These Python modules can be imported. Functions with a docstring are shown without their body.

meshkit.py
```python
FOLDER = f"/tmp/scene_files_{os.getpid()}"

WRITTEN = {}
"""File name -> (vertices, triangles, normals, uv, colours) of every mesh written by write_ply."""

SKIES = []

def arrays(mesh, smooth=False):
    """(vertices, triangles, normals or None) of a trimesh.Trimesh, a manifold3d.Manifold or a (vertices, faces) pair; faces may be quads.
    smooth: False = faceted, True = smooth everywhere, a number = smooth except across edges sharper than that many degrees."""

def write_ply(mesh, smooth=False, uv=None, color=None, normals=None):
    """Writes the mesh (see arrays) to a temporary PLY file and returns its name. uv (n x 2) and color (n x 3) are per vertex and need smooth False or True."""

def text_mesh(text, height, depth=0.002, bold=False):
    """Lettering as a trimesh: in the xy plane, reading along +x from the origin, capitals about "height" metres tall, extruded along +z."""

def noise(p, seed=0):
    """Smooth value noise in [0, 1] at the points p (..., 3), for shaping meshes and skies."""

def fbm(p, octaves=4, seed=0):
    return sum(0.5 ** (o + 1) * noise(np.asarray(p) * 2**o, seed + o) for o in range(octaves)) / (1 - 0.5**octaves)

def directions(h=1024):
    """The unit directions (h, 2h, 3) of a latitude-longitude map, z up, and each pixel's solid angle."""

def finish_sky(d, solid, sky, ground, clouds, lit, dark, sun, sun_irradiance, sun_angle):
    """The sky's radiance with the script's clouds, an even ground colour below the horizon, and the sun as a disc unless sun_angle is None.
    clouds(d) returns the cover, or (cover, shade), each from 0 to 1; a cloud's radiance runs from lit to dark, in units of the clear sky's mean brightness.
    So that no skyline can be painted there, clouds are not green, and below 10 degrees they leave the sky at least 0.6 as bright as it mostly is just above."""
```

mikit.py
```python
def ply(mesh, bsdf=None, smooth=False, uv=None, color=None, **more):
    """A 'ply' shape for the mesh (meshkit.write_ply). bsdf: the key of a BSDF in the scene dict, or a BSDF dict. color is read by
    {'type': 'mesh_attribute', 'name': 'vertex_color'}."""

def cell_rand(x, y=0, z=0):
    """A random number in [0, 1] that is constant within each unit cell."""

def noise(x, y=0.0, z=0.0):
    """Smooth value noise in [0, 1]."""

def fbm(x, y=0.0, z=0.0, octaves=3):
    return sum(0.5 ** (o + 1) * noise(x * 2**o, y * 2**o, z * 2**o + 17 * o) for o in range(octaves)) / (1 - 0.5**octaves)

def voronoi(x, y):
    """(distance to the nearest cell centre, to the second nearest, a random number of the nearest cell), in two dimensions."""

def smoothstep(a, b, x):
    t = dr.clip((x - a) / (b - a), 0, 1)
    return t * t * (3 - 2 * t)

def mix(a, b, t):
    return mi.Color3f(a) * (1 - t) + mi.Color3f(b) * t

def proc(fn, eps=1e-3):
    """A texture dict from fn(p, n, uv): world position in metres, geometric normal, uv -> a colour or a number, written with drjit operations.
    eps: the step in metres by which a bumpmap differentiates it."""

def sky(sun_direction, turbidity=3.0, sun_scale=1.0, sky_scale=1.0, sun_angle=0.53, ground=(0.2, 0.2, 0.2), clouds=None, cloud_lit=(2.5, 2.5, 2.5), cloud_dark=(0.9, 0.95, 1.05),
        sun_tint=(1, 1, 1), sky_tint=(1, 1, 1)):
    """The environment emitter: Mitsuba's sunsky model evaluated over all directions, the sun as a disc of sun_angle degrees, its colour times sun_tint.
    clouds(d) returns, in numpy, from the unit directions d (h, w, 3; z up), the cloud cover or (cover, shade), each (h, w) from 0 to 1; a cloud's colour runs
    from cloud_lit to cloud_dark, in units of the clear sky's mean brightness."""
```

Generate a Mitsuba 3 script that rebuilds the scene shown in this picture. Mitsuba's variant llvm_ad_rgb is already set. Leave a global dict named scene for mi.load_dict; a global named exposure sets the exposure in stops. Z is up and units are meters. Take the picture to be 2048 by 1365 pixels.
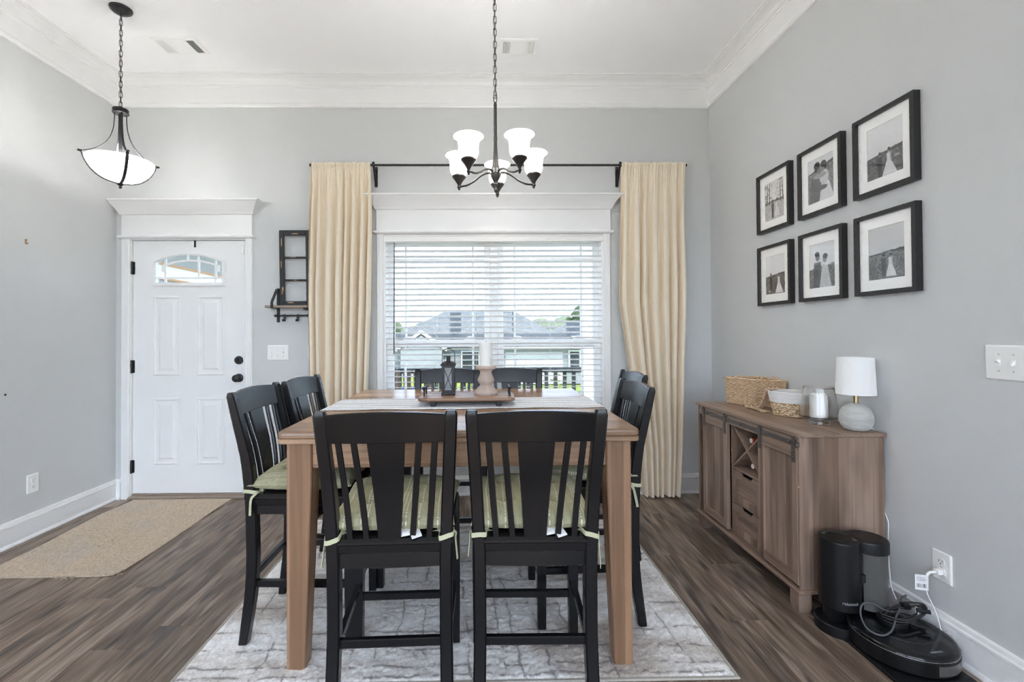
import math, random
import numpy as np
import trimesh
import mitsuba as mi
import drjit as dr
import mikit, meshkit
from mikit import proc, noise, fbm, voronoi, cell_rand, smoothstep, mix
from shapely.geometry import Polygon, box as sbox
from shapely.ops import unary_union

random.seed(7)
RNG = np.random.default_rng(7)
T = mi.ScalarTransform4f
scene, labels = {}, {}

# ------------------------------------------------------------------ camera, sky, exposure
D, XL, XR, H = 3.704, -2.921, 1.875, 3.375      # back wall, left wall, right wall, ceiling
YR = -1.5                                       # rear wall, behind the camera
FPX, YAW, PITCH, ROLL, PPX, PPY, CAMZ = 915.0, 0.015748, 0.011761, -0.005743, 977.43, 656.59, 1.3008


def camera_axes():
    cy, sy, cp, sp, cr, sr = math.cos(YAW), math.sin(YAW), math.cos(PITCH), math.sin(PITCH), math.cos(ROLL), math.sin(ROLL)
    f = np.array([sy * cp, cy * cp, sp])
    r = np.array([cy, -sy, 0.0])
    u = np.cross(r, f)
    return cr * r + sr * u, -sr * r + cr * u, f


_r, _u, _f = camera_axes()
scene['camera'] = {
    'type': 'perspective', 'fov_axis': 'x', 'fov': math.degrees(2 * math.atan(1024 / FPX)),
    'principal_point_offset_x': (1024 - PPX) / 2048, 'principal_point_offset_y': (682.5 - PPY) / 1365,
    'near_clip': 0.05, 'far_clip': 500.0,
    'to_world': T().look_at(origin=[0, 0, CAMZ], target=(np.array([0, 0, CAMZ]) + _f).tolist(), up=_u.tolist()),
}
SKY = 27.0


def haze(d):
    """Thin bright haze with a few soft clouds."""
    n = meshkit.fbm(d * np.array([3.0, 3.0, 7.0]) + 4.0, 4, 2)
    return 0.45 + 0.5 * np.clip((n - 0.35) * 2, 0, 1), 0.0 * n


scene['sky'] = mikit.sky((0.35, -0.55, 0.75), turbidity=3.0, sun_scale=0.15 * SKY, sky_scale=SKY, ground=(0.25, 0.25, 0.22), clouds=haze, cloud_lit=(1.55, 1.6, 1.68), cloud_dark=(1.2, 1.25, 1.3))
exposure = 0.38
CHANDELIER, PENDANT, BULB = 20.0, 6.0, 180.0


# ------------------------------------------------------------------ helpers
def PLY(m, bsdf=None, **kw):
    return mikit.ply(m, 'material_' + bsdf if isinstance(bsdf, str) else bsdf, **kw)


def mesh(v, f):
    return trimesh.Trimesh(np.asarray(v, float), np.asarray(f, int), process=False)


def join(*ms):
    ms = [m for a in ms for m in (a if isinstance(a, (list, tuple)) else [a])]
    return trimesh.util.concatenate(ms)


def loft(sections, caps=True, closed=False):
    """Rings of n points each joined into a skin; convex caps."""
    s = np.asarray(sections, float)
    k, n = s.shape[:2]
    v = s.reshape(-1, 3)
    f = []
    for i in range(k if closed else k - 1):
        a, b = i * n, ((i + 1) % k) * n
        for j in range(n):
            j2 = (j + 1) % n
            f += [[a + j, a + j2, b + j2], [a + j, b + j2, b + j]]
    if caps and not closed:
        for j in range(1, n - 1):
            f += [[0, j + 1, j], [(k - 1) * n, (k - 1) * n + j, (k - 1) * n + j + 1]]
    m = mesh(v, f)
    if m.volume < 0:
        m.invert()
    return m


def cbox(x0, x1, y0, y1, z0, z1, c=0.002):
    """Box with chamfered edges."""
    c = min(c, (x1 - x0) * .45, (y1 - y0) * .45, (z1 - z0) * .45)
    if c <= 0:
        return loft([[(x0, y0, z), (x1, y0, z), (x1, y1, z), (x0, y1, z)] for z in (z0, z1)])
    def ring(z, o):
        a, b, e, d = x0 + o, x1 - o, y0 + o, y1 - o
        k = c
        return [(a + k, e, z), (b - k, e, z), (b, e + k, z), (b, d - k, z), (b - k, d, z), (a + k, d, z), (a, d - k, z), (a, e + k, z)]
    return loft([ring(z0, c), ring(z0 + c, 0), ring(z1 - c, 0), ring(z1, c)])


def rects(levels):
    """Loft of rectangles: (x0, x1, y0, y1, z)."""
    return loft([[(a, e, z), (b, e, z), (b, d, z), (a, d, z)] for a, b, e, d, z in levels])


def frames(pts):
    p = np.asarray(pts, float)
    t = np.gradient(p, axis=0)
    t /= np.linalg.norm(t, axis=1, keepdims=True) + 1e-12
    a = np.zeros_like(p)
    ref = np.array([0, 0, 1.0]) if abs(t[0, 2]) < 0.9 else np.array([1.0, 0, 0])
    for i in range(len(p)):
        ref = ref - t[i] * (ref @ t[i])
        ref /= np.linalg.norm(ref) + 1e-12
        a[i] = ref
    return p, t, a, np.cross(t, a)


def tube(pts, r, n=8, closed=False):
    p, t, a, b = frames(pts)
    if closed:
        t = np.roll(p, -1, 0) - np.roll(p, 1, 0)
        t /= np.linalg.norm(t, axis=1, keepdims=True)
        nrm = np.cross(p[1] - p[0], p[2] - p[0]); nrm /= np.linalg.norm(nrm)
        a = np.tile(nrm, (len(p), 1)); b = np.cross(t, a)
    r = np.broadcast_to(r, (len(p),))
    g = np.arange(n) * 2 * math.pi / n
    s = p[:, None] + r[:, None, None] * (np.cos(g)[None, :, None] * a[:, None] + np.sin(g)[None, :, None] * b[:, None])
    return loft(s, closed=closed)


def strap(pts, wdir, w, th):
    """Flat band along a path: width w along wdir, thickness th."""
    p, t, _, _ = frames(pts)
    wd = np.broadcast_to(np.asarray(wdir, float), p.shape)
    wd = wd - t * (wd * t).sum(1, keepdims=True)
    wd = wd / (np.linalg.norm(wd, axis=1, keepdims=True) + 1e-12)
    nd = np.cross(t, wd)
    w = np.broadcast_to(w, (len(p),))[:, None] / 2
    h = th / 2
    return loft(np.stack([p - wd * w - nd * h, p + wd * w - nd * h, p + wd * w + nd * h, p - wd * w + nd * h], 1))


def lathe(profile, n=32, sx=1.0, sy=1.0):
    g = np.arange(n) * 2 * math.pi / n
    return loft([[(max(r, 1e-4) * math.cos(a) * sx, max(r, 1e-4) * math.sin(a) * sy, z) for a in g] for r, z in profile])


def spline(pts, n=24):
    """Catmull-Rom through the points."""
    p = np.asarray(pts, float)
    q = np.vstack([2 * p[0] - p[1], p, 2 * p[-1] - p[-2]])
    out = []
    for i in range(len(p) - 1):
        a, b, c, d = q[i:i + 4]
        for t in np.linspace(0, 1, n, endpoint=False):
            out.append(.5 * (2 * b + (c - a) * t + (2 * a - 5 * b + 4 * c - d) * t * t + (3 * b - a - 3 * c + d) * t ** 3))
    return np.array(out + [p[-1]])


def xz(poly, y0, y1):
    """Polygon in (x, z) extruded along y."""
    geoms = getattr(poly, 'geoms', [poly])
    out = []
    for g in geoms:
        m = trimesh.creation.extrude_polygon(g, y1 - y0, engine='earcut')
        v = m.vertices
        out.append(trimesh.Trimesh(np.stack([v[:, 0], y0 + v[:, 2], v[:, 1]], 1), m.faces[:, ::-1], process=False))
    return join(out)


def yz(poly, x0, x1):
    """Polygon in (y, z) extruded along x."""
    m = trimesh.creation.extrude_polygon(poly, x1 - x0, engine='earcut')
    v = m.vertices
    return trimesh.Trimesh(np.stack([x0 + v[:, 2], v[:, 0], v[:, 1]], 1), m.faces, process=False)


def moved(m, loc=(0, 0, 0), rz=0.0, rx=0.0, ry=0.0, s=1.0):
    M = np.eye(4)
    for ang, ax in ((rx, [1, 0, 0]), (ry, [0, 1, 0]), (rz, [0, 0, 1])):
        M = trimesh.transformations.rotation_matrix(ang, ax) @ M
    m = m.copy()
    if s != 1.0:
        m.apply_scale(s)
    m.apply_transform(M)
    m.apply_translation(loc)
    return m


def place(loc, rz=0.0):
    return T().translate(list(loc)).rotate([0, 0, 1], math.degrees(rz))


taken = {}


def numbered(key):
    n = taken.get(key, 0)
    taken[key] = n + 1
    return key if n == 0 else f'{key}_{n:03d}'


def tag(key, label=None, cat=None, group=None, kind=None):
    d = {}
    if label: d['label'] = label
    if cat: d['category'] = cat
    if group: d['group'] = group
    if kind: d['kind'] = kind
    if d: labels[key] = d


def thing(name, label, cat, group=None, kind=None):
    key = numbered(name)
    tag(key, label, cat, group, kind)
    return key


def part(parent, name, m, bsdf, smooth=30, to=None, label=None, kind=None, **kw):
    key = numbered(f'{parent}__{name}')
    d = m if isinstance(m, dict) else PLY(m, bsdf, smooth=smooth, **kw)
    if to is not None:
        d = {**d, 'to_world': to}
    scene[key] = d
    tag(key, label, None, None, kind)
    return key


def solo(name, m, bsdf, label, cat, group=None, kind=None, smooth=30, to=None, **kw):
    key = thing(name, label, cat, group, kind)
    d = m if isinstance(m, dict) else PLY(m, bsdf, smooth=smooth, **kw)
    if to is not None:
        d = {**d, 'to_world': to}
    scene[key] = d
    return key


# ------------------------------------------------------------------ materials
def mat(name, base, rough=0.5, spec=0.5, metal=0.0, bump=None, bump_scale=0.001, **kw):
    b = base if isinstance(base, dict) else {'type': 'rgb', 'value': list(base)}
    d = {'type': 'principled', 'base_color': b, 'roughness': rough if not callable(rough) else proc(rough), 'specular': spec, 'metallic': metal, **kw}
    if bump is not None:
        d = {'type': 'bumpmap', 'arbitrary': proc(bump, eps=kw.get('eps', 1e-3)), 'scale': bump_scale, 'bsdf': d}
    scene['material_' + name] = {'type': 'twosided', 'bsdf': d}
    return name


mat('wall_paint', (0.575, 0.583, 0.583), 0.55, 0.35)
mat('ceiling_paint', (0.87, 0.87, 0.87), 0.8, 0.2)
mat('trim_white', (0.80, 0.80, 0.795), 0.35, 0.45)
mat('door_white', (0.80, 0.80, 0.80), 0.4, 0.4)
mat('vinyl_white', (0.82, 0.82, 0.81), 0.35, 0.45)
mat('slat_white', (0.85, 0.845, 0.83), 0.4, 0.4)
mat('plate_white', (0.84, 0.84, 0.82), 0.3, 0.5)
mat('black_paint', (0.0042, 0.0045, 0.0058), 0.27, 0.45)
mat('black_metal', (0.012, 0.012, 0.013), 0.42, 0.5)
mat('bronze_metal', (0.035, 0.032, 0.03), 0.38, 0.5, 0.6)
mat('track_metal', (0.165, 0.14, 0.13), 0.42, 0.5, 0.75)
mat('black_plastic', (0.0055, 0.0058, 0.0068), 0.38, 0.35)
mat('black_gloss', (0.004, 0.0045, 0.0055), 0.10, 0.4)
mat('grey_plastic', (0.075, 0.073, 0.068), 0.30, 0.5)
mat('slot_dark', (0.02, 0.02, 0.02), 0.6)
mat('steel', (0.55, 0.54, 0.52), 0.3, 0.5, 1.0)
mat('gold_metal', (0.62, 0.50, 0.30), 0.25, 0.5, 1.0)
mat('wax', (0.80, 0.79, 0.75), 0.5, 0.4)
mat('linen_white', (0.84, 0.84, 0.83), 0.8, 0.2)
mat('mat_board', (0.92, 0.92, 0.90), 0.8, 0.2)
mat('tie_cloth', (0.50, 0.50, 0.34), 0.9, 0.1)
mat('tag_white', (0.75, 0.74, 0.74), 0.8, 0.2)
mat('cord_white', (0.78, 0.78, 0.76), 0.5)
mat('cord_grey', (0.085, 0.087, 0.095), 0.5)
mat('bead_wood', (0.52, 0.36, 0.25), 0.6, 0.3)
mat('jute', (0.46, 0.35, 0.22), 0.9, 0.1)
mat('red_cap', (0.50, 0.09, 0.05), 0.4)
mat('cap_white', (0.75, 0.72, 0.70), 0.4)
mat('bottle_dark', (0.03, 0.045, 0.03), 0.12)
mat('cedar', (0.55, 0.30, 0.14), 0.7)
mat('lettering', (0.32, 0.33, 0.35), 0.5)
mat('nail_brown', (0.35, 0.22, 0.12), 0.5)
mat('blue_cloth', (0.06, 0.16, 0.36), 0.9)
mat('chair_brown', (0.16, 0.10, 0.06), 0.7)
mat('rail_dark', (0.012, 0.018, 0.016), 0.6)
mat('siding_grey', (0.26, 0.28, 0.30), 0.8)
mat('siding_pale', (0.36, 0.35, 0.34), 0.8)
mat('garage_white', (0.50, 0.50, 0.50), 0.7)
mat('window_dark', (0.03, 0.04, 0.05), 0.15)
mat('trunk', (0.06, 0.045, 0.03), 0.9)
mat('concrete', (0.40, 0.39, 0.37), 0.9)
scene['material_glass'] = {'type': 'thindielectric', 'int_ior': 1.5}
scene['material_low_e_glass'] = {'type': 'thindielectric', 'int_ior': 1.5, 'specular_transmittance': {'type': 'rgb', 'value': [0.60, 0.655, 0.70]}}
scene['material_thick_glass'] = {'type': 'dielectric', 'int_ior': 1.49}
scene['material_leaf'] = {'type': 'twosided', 'bsdf': {'type': 'principled', 'base_color': proc(lambda p, n, uv: mix((0.020, 0.045, 0.018), (0.07, 0.11, 0.035), fbm(p.x * 1.5, p.y * 1.5, p.z * 1.5))), 'roughness': 0.9}}
scene['material_leaf_bright'] = {'type': 'twosided', 'bsdf': {'type': 'principled', 'base_color': {'type': 'rgb', 'value': [0.16, 0.24, 0.04]}, 'roughness': 0.9}}
mat('lawn', proc(lambda p, n, uv: mix((0.10, 0.15, 0.025), (0.20, 0.25, 0.05), fbm(p.x * 3, p.y * 3))), 0.95, 0.1)
mat('roof_shingle', proc(lambda p, n, uv: mix((0.035, 0.042, 0.05), (0.075, 0.088, 0.10), fbm(p.x * 4, p.z * 14, p.y * 4))), 0.9, 0.1)


def wood(axis, base, light, dark, board=None, fine=70.0, knots=0.5, offset=0.0, cut=1.1, tones=0.28, blotch=0.0):
    """Grain running along an axis of the world, with boards of their own tone."""
    def fn(p, n, uv):
        q = {'x': (p.x, p.y, p.z), 'y': (p.y, p.x, p.z), 'z': (p.z, p.x, p.y)}[axis]
        a, b, c = q[0] + offset, q[1], q[2]
        bend = 0.035 * fbm(a * 1.7, b * 3, c * 3, 2)
        g = fbm(a * 2.2, (b + bend) * fine, (c + bend) * fine, 3)
        w = fbm(a * 0.9 + 5, (b + bend) * 9, (c + bend) * 9, 3)
        tone = mi.Float(0.5)
        if board:
            tone = cell_rand((b + 3) / board, dr.floor((a + 9) / cut + cell_rand((b + 3) / board) * 3), (c + 3) / board)
        k = smoothstep(0.60, 0.78, w) * knots
        col = mix(base, light, smoothstep(0.35, 0.75, g * 0.5 + w * 0.3 + tone * 0.3))
        col = mix(col, dark, dr.minimum(k + smoothstep(0.62, 0.8, g) * 0.35, 1))
        col = col * (1 - 0.5 * tones + tones * tone)
        return col * (1 - blotch * smoothstep(0.42, 0.70, fbm(a * 2.5, b * 8, c * 8, 3))) if blotch else col
    return fn


TBL = ((0.235, 0.138, 0.082), (0.35, 0.22, 0.14), (0.10, 0.058, 0.036))
mat('table_wood_x', proc(wood('x', *TBL, board=0.115)), 0.22, 0.6)
mat('table_wood_z', proc(wood('z', (0.215, 0.118, 0.066), (0.32, 0.185, 0.108), (0.10, 0.055, 0.032), board=.048, cut=50.0, fine=55)), 0.42, 0.4)
SBD = ((0.185, 0.118, 0.082), (0.31, 0.218, 0.165), (0.075, 0.046, 0.032))
mat('side_wood_z', proc(wood('z', *SBD, board=0.062, knots=0.7, cut=50.0, fine=60, tones=0.14, blotch=0.30)), 0.40, 0.45)
mat('side_wood_y', proc(wood('y', *SBD, board=None, knots=0.5, blotch=0.20)), 0.40, 0.45)
mat('tray_wood', proc(wood('x', (0.17, 0.095, 0.055), (0.26, 0.155, 0.092), (0.06, 0.034, 0.02), board=0.06)), 0.35, 0.5)
mat('shelf_wood', proc(wood('x', (0.26, 0.20, 0.16), (0.36, 0.29, 0.24), (0.12, 0.09, 0.07))), 0.6, 0.3)
mat('washed_wood', proc(wood('z', (0.44, 0.34, 0.28), (0.52, 0.43, 0.37), (0.33, 0.25, 0.20), fine=40)), 0.7, 0.2)
PLANK_W, PLANK_L = 0.182, 1.22


def plank_cell(x, y):
    col = dr.floor((x + 10) / PLANK_W)
    row = dr.floor((y + 20 + cell_rand(col, 7, 3) * PLANK_L) / PLANK_L)
    return col, row


def floor_colour(p, n, uv):
    col, row = plank_cell(p.x, p.y)
    r1, r2, r3 = cell_rand(col, row, 1), cell_rand(col, row, 2), cell_rand(col, row, 4)
    a, b = p.y + r1 * 37.0, p.x + r2 * 11.0
    bend = 0.05 * (fbm(a * 1.1, b * 5, r3 * 9, 2) - 0.5)
    b = b + bend
    big = fbm(a * 2.0, b * 12, 0.0, 3)
    mid = fbm(a * 4.5, b * 40, 2.0, 3)
    fin = fbm(a * 9, b * 190, 5.0, 2)
    c = mix((0.118, 0.082, 0.060), (0.235, 0.175, 0.132), smoothstep(0.34, 0.68, big * 0.55 + mid * 0.45))
    c = mix(c, (0.070, 0.058, 0.052), smoothstep(0.60, 0.80, fbm(a * 2.4 + 9, b * 13, 7.0, 3)) * 0.85)
    c = mix(c, (0.33, 0.26, 0.205), smoothstep(0.58, 0.80, fbm(a * 3.2 + 3, b * 30, 4.0, 3)) * 0.7)
    kd, _, kr = voronoi(a * 1.6, b * 7.5)
    c = mix(c, (0.045, 0.036, 0.032), smoothstep(0.17, 0.03, kd) * dr.select(kr > 0.66, 0.8, 0.0))
    c = c * (0.66 + 0.68 * fin)
    return c * (0.86 + 0.26 * r3)


mat('floor_wood', proc(floor_colour), 0.42, 0.32)


def rug_colour(p, n, uv):
    w1 = (fbm(p.x * 9, p.y * 9, 1.0, 3) - 0.5) * 0.05
    w2 = (fbm(p.x * 7 + 4, p.y * 7, 3.0, 3) - 0.5) * 0.04
    pile = fbm(p.x * 170, p.y * 170, 0.0, 2)
    clump = fbm(p.x * 45, p.y * 45, 6.0, 2)
    patch = fbm(p.x * 2.0, p.y * 5.5, 2.0, 3)
    c = mix((0.86, 0.825, 0.79), (0.52, 0.465, 0.415), smoothstep(0.42, 0.72, patch))
    def lines(v, period, seed, width):
        k = v / period
        i = dr.floor(k)
        f = (k - i - 0.2 - 0.6 * cell_rand(i, seed)) * period
        on = dr.select(cell_rand(i, seed + 1) > 0.25, 1.0, 0.35)
        return (dr.exp(-dr.square(f / width)) + 0.30 * dr.exp(-dr.square(f / (width * 4)))) * on
    brk1 = smoothstep(0.40, 0.60, 0.6 * fbm(p.x * 9, p.y * 22, 8.0, 3) + 0.4 * clump)
    brk2 = smoothstep(0.40, 0.60, 0.6 * fbm(p.x * 22, p.y * 8, 5.0, 3) + 0.4 * clump)
    ln = lines(p.x + w1 + 0.10 * p.y, 0.105, 3, 0.0042) * brk2 * 0.75 + lines(p.y + w2, 0.098, 11, 0.0050) * brk1
    c = mix(c, (0.17, 0.15, 0.145), dr.minimum(ln * 0.75, 0.75))
    return dr.minimum(c * (0.64 + 0.48 * pile + 0.38 * clump), 0.95)


mat('rug_pile', proc(rug_colour), 1.0, 0.0)
mat('rug_binding', (0.42, 0.39, 0.34), 0.9, 0.1)


def mat_colour(p, n, uv):
    x, y = p.x * 9, p.y * 9
    wx, wy = fbm(x * 0.9, y * 0.9, 3.0, 2) * 2.4, fbm(x * 0.9 + 7, y * 0.9, 6.0, 2) * 2.4
    f1, f2, _ = voronoi(x + wx, y + wy)
    curl = dr.abs(dr.sin(f1 * 17.0 + 2.0 * fbm(x * 2, y * 2, 1.0, 2)))
    c = mix((0.50, 0.405, 0.31), (0.22, 0.165, 0.125), smoothstep(0.26, 0.04, curl) * (0.25 + 0.6 * noise(x * 1.7, y * 1.7)))
    c = mix(c, (0.43, 0.375, 0.335), smoothstep(0.48, 0.72, fbm(p.x * 5, p.y * 5, 1.0, 3)) * 0.5)
    return c * (0.72 + 0.56 * fbm(p.x * 230, p.y * 110, 0.0, 2))


mat('entry_mat', proc(mat_colour), 1.0, 0.0)


def cushion_colour(p, n, uv):
    u, v = uv.x, uv.y
    wob = (fbm(v * 4, u * 9, 0.0, 2) - 0.5) * 0.014
    x = u + wob
    k = x / 0.125
    i = dr.floor(k)
    f = (k - i) * 0.125
    def dash(at, w=0.0027):
        return smoothstep(w, w * 0.4, dr.abs(f - at))
    on = dr.select(dr.sin(v * 620 + i * 2) > -0.3, 1.0, 0.0)
    st = dr.maximum(dr.maximum(dash(0.026), dash(0.037)), dr.maximum(dash(0.048), dash(0.092)))
    c = mix((0.285, 0.270, 0.165), (0.40, 0.385, 0.255), fbm(u * 220, v * 70, 0.0, 2))
    return mix(c, (0.74, 0.71, 0.56), st * on * 0.9)


mat('cushion_cloth', proc(cushion_colour), 0.95, 0.1)
mat('curtain_cloth', proc(lambda p, n, uv: mix((0.70, 0.605, 0.475), (0.84, 0.755, 0.62), fbm(p.x * 700, p.z * 520, p.y * 300, 2))), 0.95, 0.1)
mat('runner_cloth', proc(lambda p, n, uv: mix((0.46, 0.47, 0.49), (0.66, 0.66, 0.66), smoothstep(0.35, 0.65, 0.5 + 0.42 * dr.sin(p.y * 95 + 2 * fbm(p.x * 3, p.y * 10)))) * (0.8 + 0.3 * fbm(p.x * 200, p.y * 200))), 0.95, 0.1)
mat('fringe_cloth', (0.40, 0.33, 0.25), 0.95, 0.1)
mat('wicker', proc(lambda p, n, uv: mix((0.40, 0.25, 0.13), (0.80, 0.61, 0.41), fbm(p.x * 60, p.y * 60, p.z * 150, 3))), 0.7, 0.3)
mat('seagrass', proc(lambda p, n, uv: mix((0.24, 0.14, 0.07), (0.78, 0.62, 0.42), smoothstep(0.2, 0.8, noise(p.x * 130, p.y * 130, p.z * 240)))), 0.8, 0.2)
mat('rope_white', (0.74, 0.73, 0.71), 0.9, 0.1)
mat('stone', proc(lambda p, n, uv: mix((0.36, 0.36, 0.34), (0.56, 0.56, 0.54), fbm(p.x * 24, p.y * 24, p.z * 60, 4))), 0.8, 0.2)
mat('lantern_panel', proc(lambda p, n, uv: mix((0.10, 0.105, 0.11), (0.40, 0.41, 0.43), fbm(p.x * 160, p.y * 160, p.z * 160, 3))), 0.4, 0.4)
scene['material_print'] = {'type': 'twosided', 'bsdf': {'type': 'principled', 'base_color': {'type': 'mesh_attribute', 'name': 'vertex_color'}, 'roughness': 0.5, 'specular': 0.3}}

# ------------------------------------------------------------------ room shell
OX0, OX1, OZ0, OZ1 = -0.786, 0.994, 0.40, 2.105      # window opening
DX0, DX1, DZ1 = -2.812, -1.888, 2.075                # door opening
WT = 0.16
fl = thing('floor', 'dark taupe wood plank floor of the dining room', 'floor', kind='structure')
part(fl, 'subfloor', cbox(XL - .2, XR + .2, YR - .2, D + WT, -0.12, -0.006, 0), 'concrete')


def py_cell_rand(x, y=0, z=0):
    M = 0xFFFFFFFF
    x, y, z = (int(math.floor(v)) + 1000000 for v in (x, y, z))
    h = (x * 374761393 + y * 668265263 + z * 2147483647) & M
    h = ((h ^ (h >> 13)) * 1274126177) & M
    return ((h ^ (h >> 16)) & 0xFFFFFF) / 16777215.0


def plank_mesh(x0, x1, y0, y1, e=0.0009):
    b = 0.0012
    return loft([[(x0, y0, -0.006), (x1, y0, -0.006), (x1, y1, -0.006), (x0, y1, -0.006)],
                 [(x0, y0, -b), (x1, y0, -b), (x1, y1, -b), (x0, y1, -b)],
                 [(x0 + e, y0 + e, 0), (x1 - e, y0 + e, 0), (x1 - e, y1 - e, 0), (x0 + e, y1 - e, 0)]])


c0, c1 = math.floor((XL + 10) / PLANK_W), math.floor((XR + 10) / PLANK_W)
far_planks = []
for col in range(c0, c1 + 1):
    x0, x1 = max(col * PLANK_W - 10, XL), min((col + 1) * PLANK_W - 10, XR)
    off = py_cell_rand(col, 7, 3) * PLANK_L
    row = math.floor((YR + 20 + off) / PLANK_L)
    while row * PLANK_L - off - 20 < D:
        y0, y1 = max(row * PLANK_L - off - 20, YR), min((row + 1) * PLANK_L - off - 20, D)
        row += 1
        if y1 - y0 < 0.002 or x1 - x0 < 0.002:
            continue
        if y1 < 0.4:
            far_planks.append(plank_mesh(x0, x1, y0, y1))
        else:
            part(fl, 'plank', plank_mesh(x0, x1, y0, y1), 'floor_wood', smooth=False)
part(fl, 'plank_field', join(far_planks), 'floor_wood', smooth=False, kind='stuff')

solo('ceiling', cbox(XL - .2, XR + .2, YR - .2, D + WT, H, H + .15, 0), 'ceiling_paint', 'smooth white ceiling above the dining room', 'ceiling', kind='structure')
solo('wall_right', cbox(XR, XR + .15, YR, D, 0, H, 0), 'wall_paint', 'grey painted wall on the right behind the sideboard', 'wall', kind='structure')
back = xz(sbox(XL - .15, 0, XR + .15, H).difference(unary_union([sbox(DX0, -1, DX1, DZ1), sbox(OX0, OZ0, OX1, OZ1)])), D, D + WT)
solo('wall_back', back, 'wall_paint', 'grey painted wall holding the front door and the window', 'wall', kind='structure', smooth=False)
# the open living side behind the viewer: a glazed rear wall
RW = [(-2.80, -.58, .06, 2.95), (-.46, 1.76, .06, 2.95)]
solo('wall_rear', xz(sbox(XL - .15, 0, XR + .15, H).difference(unary_union([sbox(a, c, b, d) for a, b, c, d in RW])), YR - .15, YR), 'wall_paint',
     'grey painted wall behind the viewer with tall glazed doors', 'wall', kind='structure', smooth=False)
solo('wall_left', cbox(XL - .15, XL, YR, D, 0, H, 0), 'wall_paint', 'grey painted wall on the left beside the front door', 'wall', kind='structure', smooth=False)
for i, (a, b, c, d) in enumerate(RW):
    w = thing(f'window_{i + 2}', f'tall white framed glazed patio door behind the viewer, on the {("left", "right")[i]}', 'window', kind='structure')
    part(w, 'frame', xz(sbox(a, c, b, d).difference(unary_union([sbox(a + .05, c + .06, (a + b) / 2 - .03, d - .05), sbox((a + b) / 2 + .03, c + .06, b - .05, d - .05)])), YR - .10, YR - .04), 'vinyl_white', smooth=False)
    part(w, 'pane', mesh([(a, YR - .07, c), (b, YR - .07, c), (b, YR - .07, d), (a, YR - .07, d)], [[0, 1, 2], [0, 2, 3]]), 'glass', smooth=False)

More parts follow.
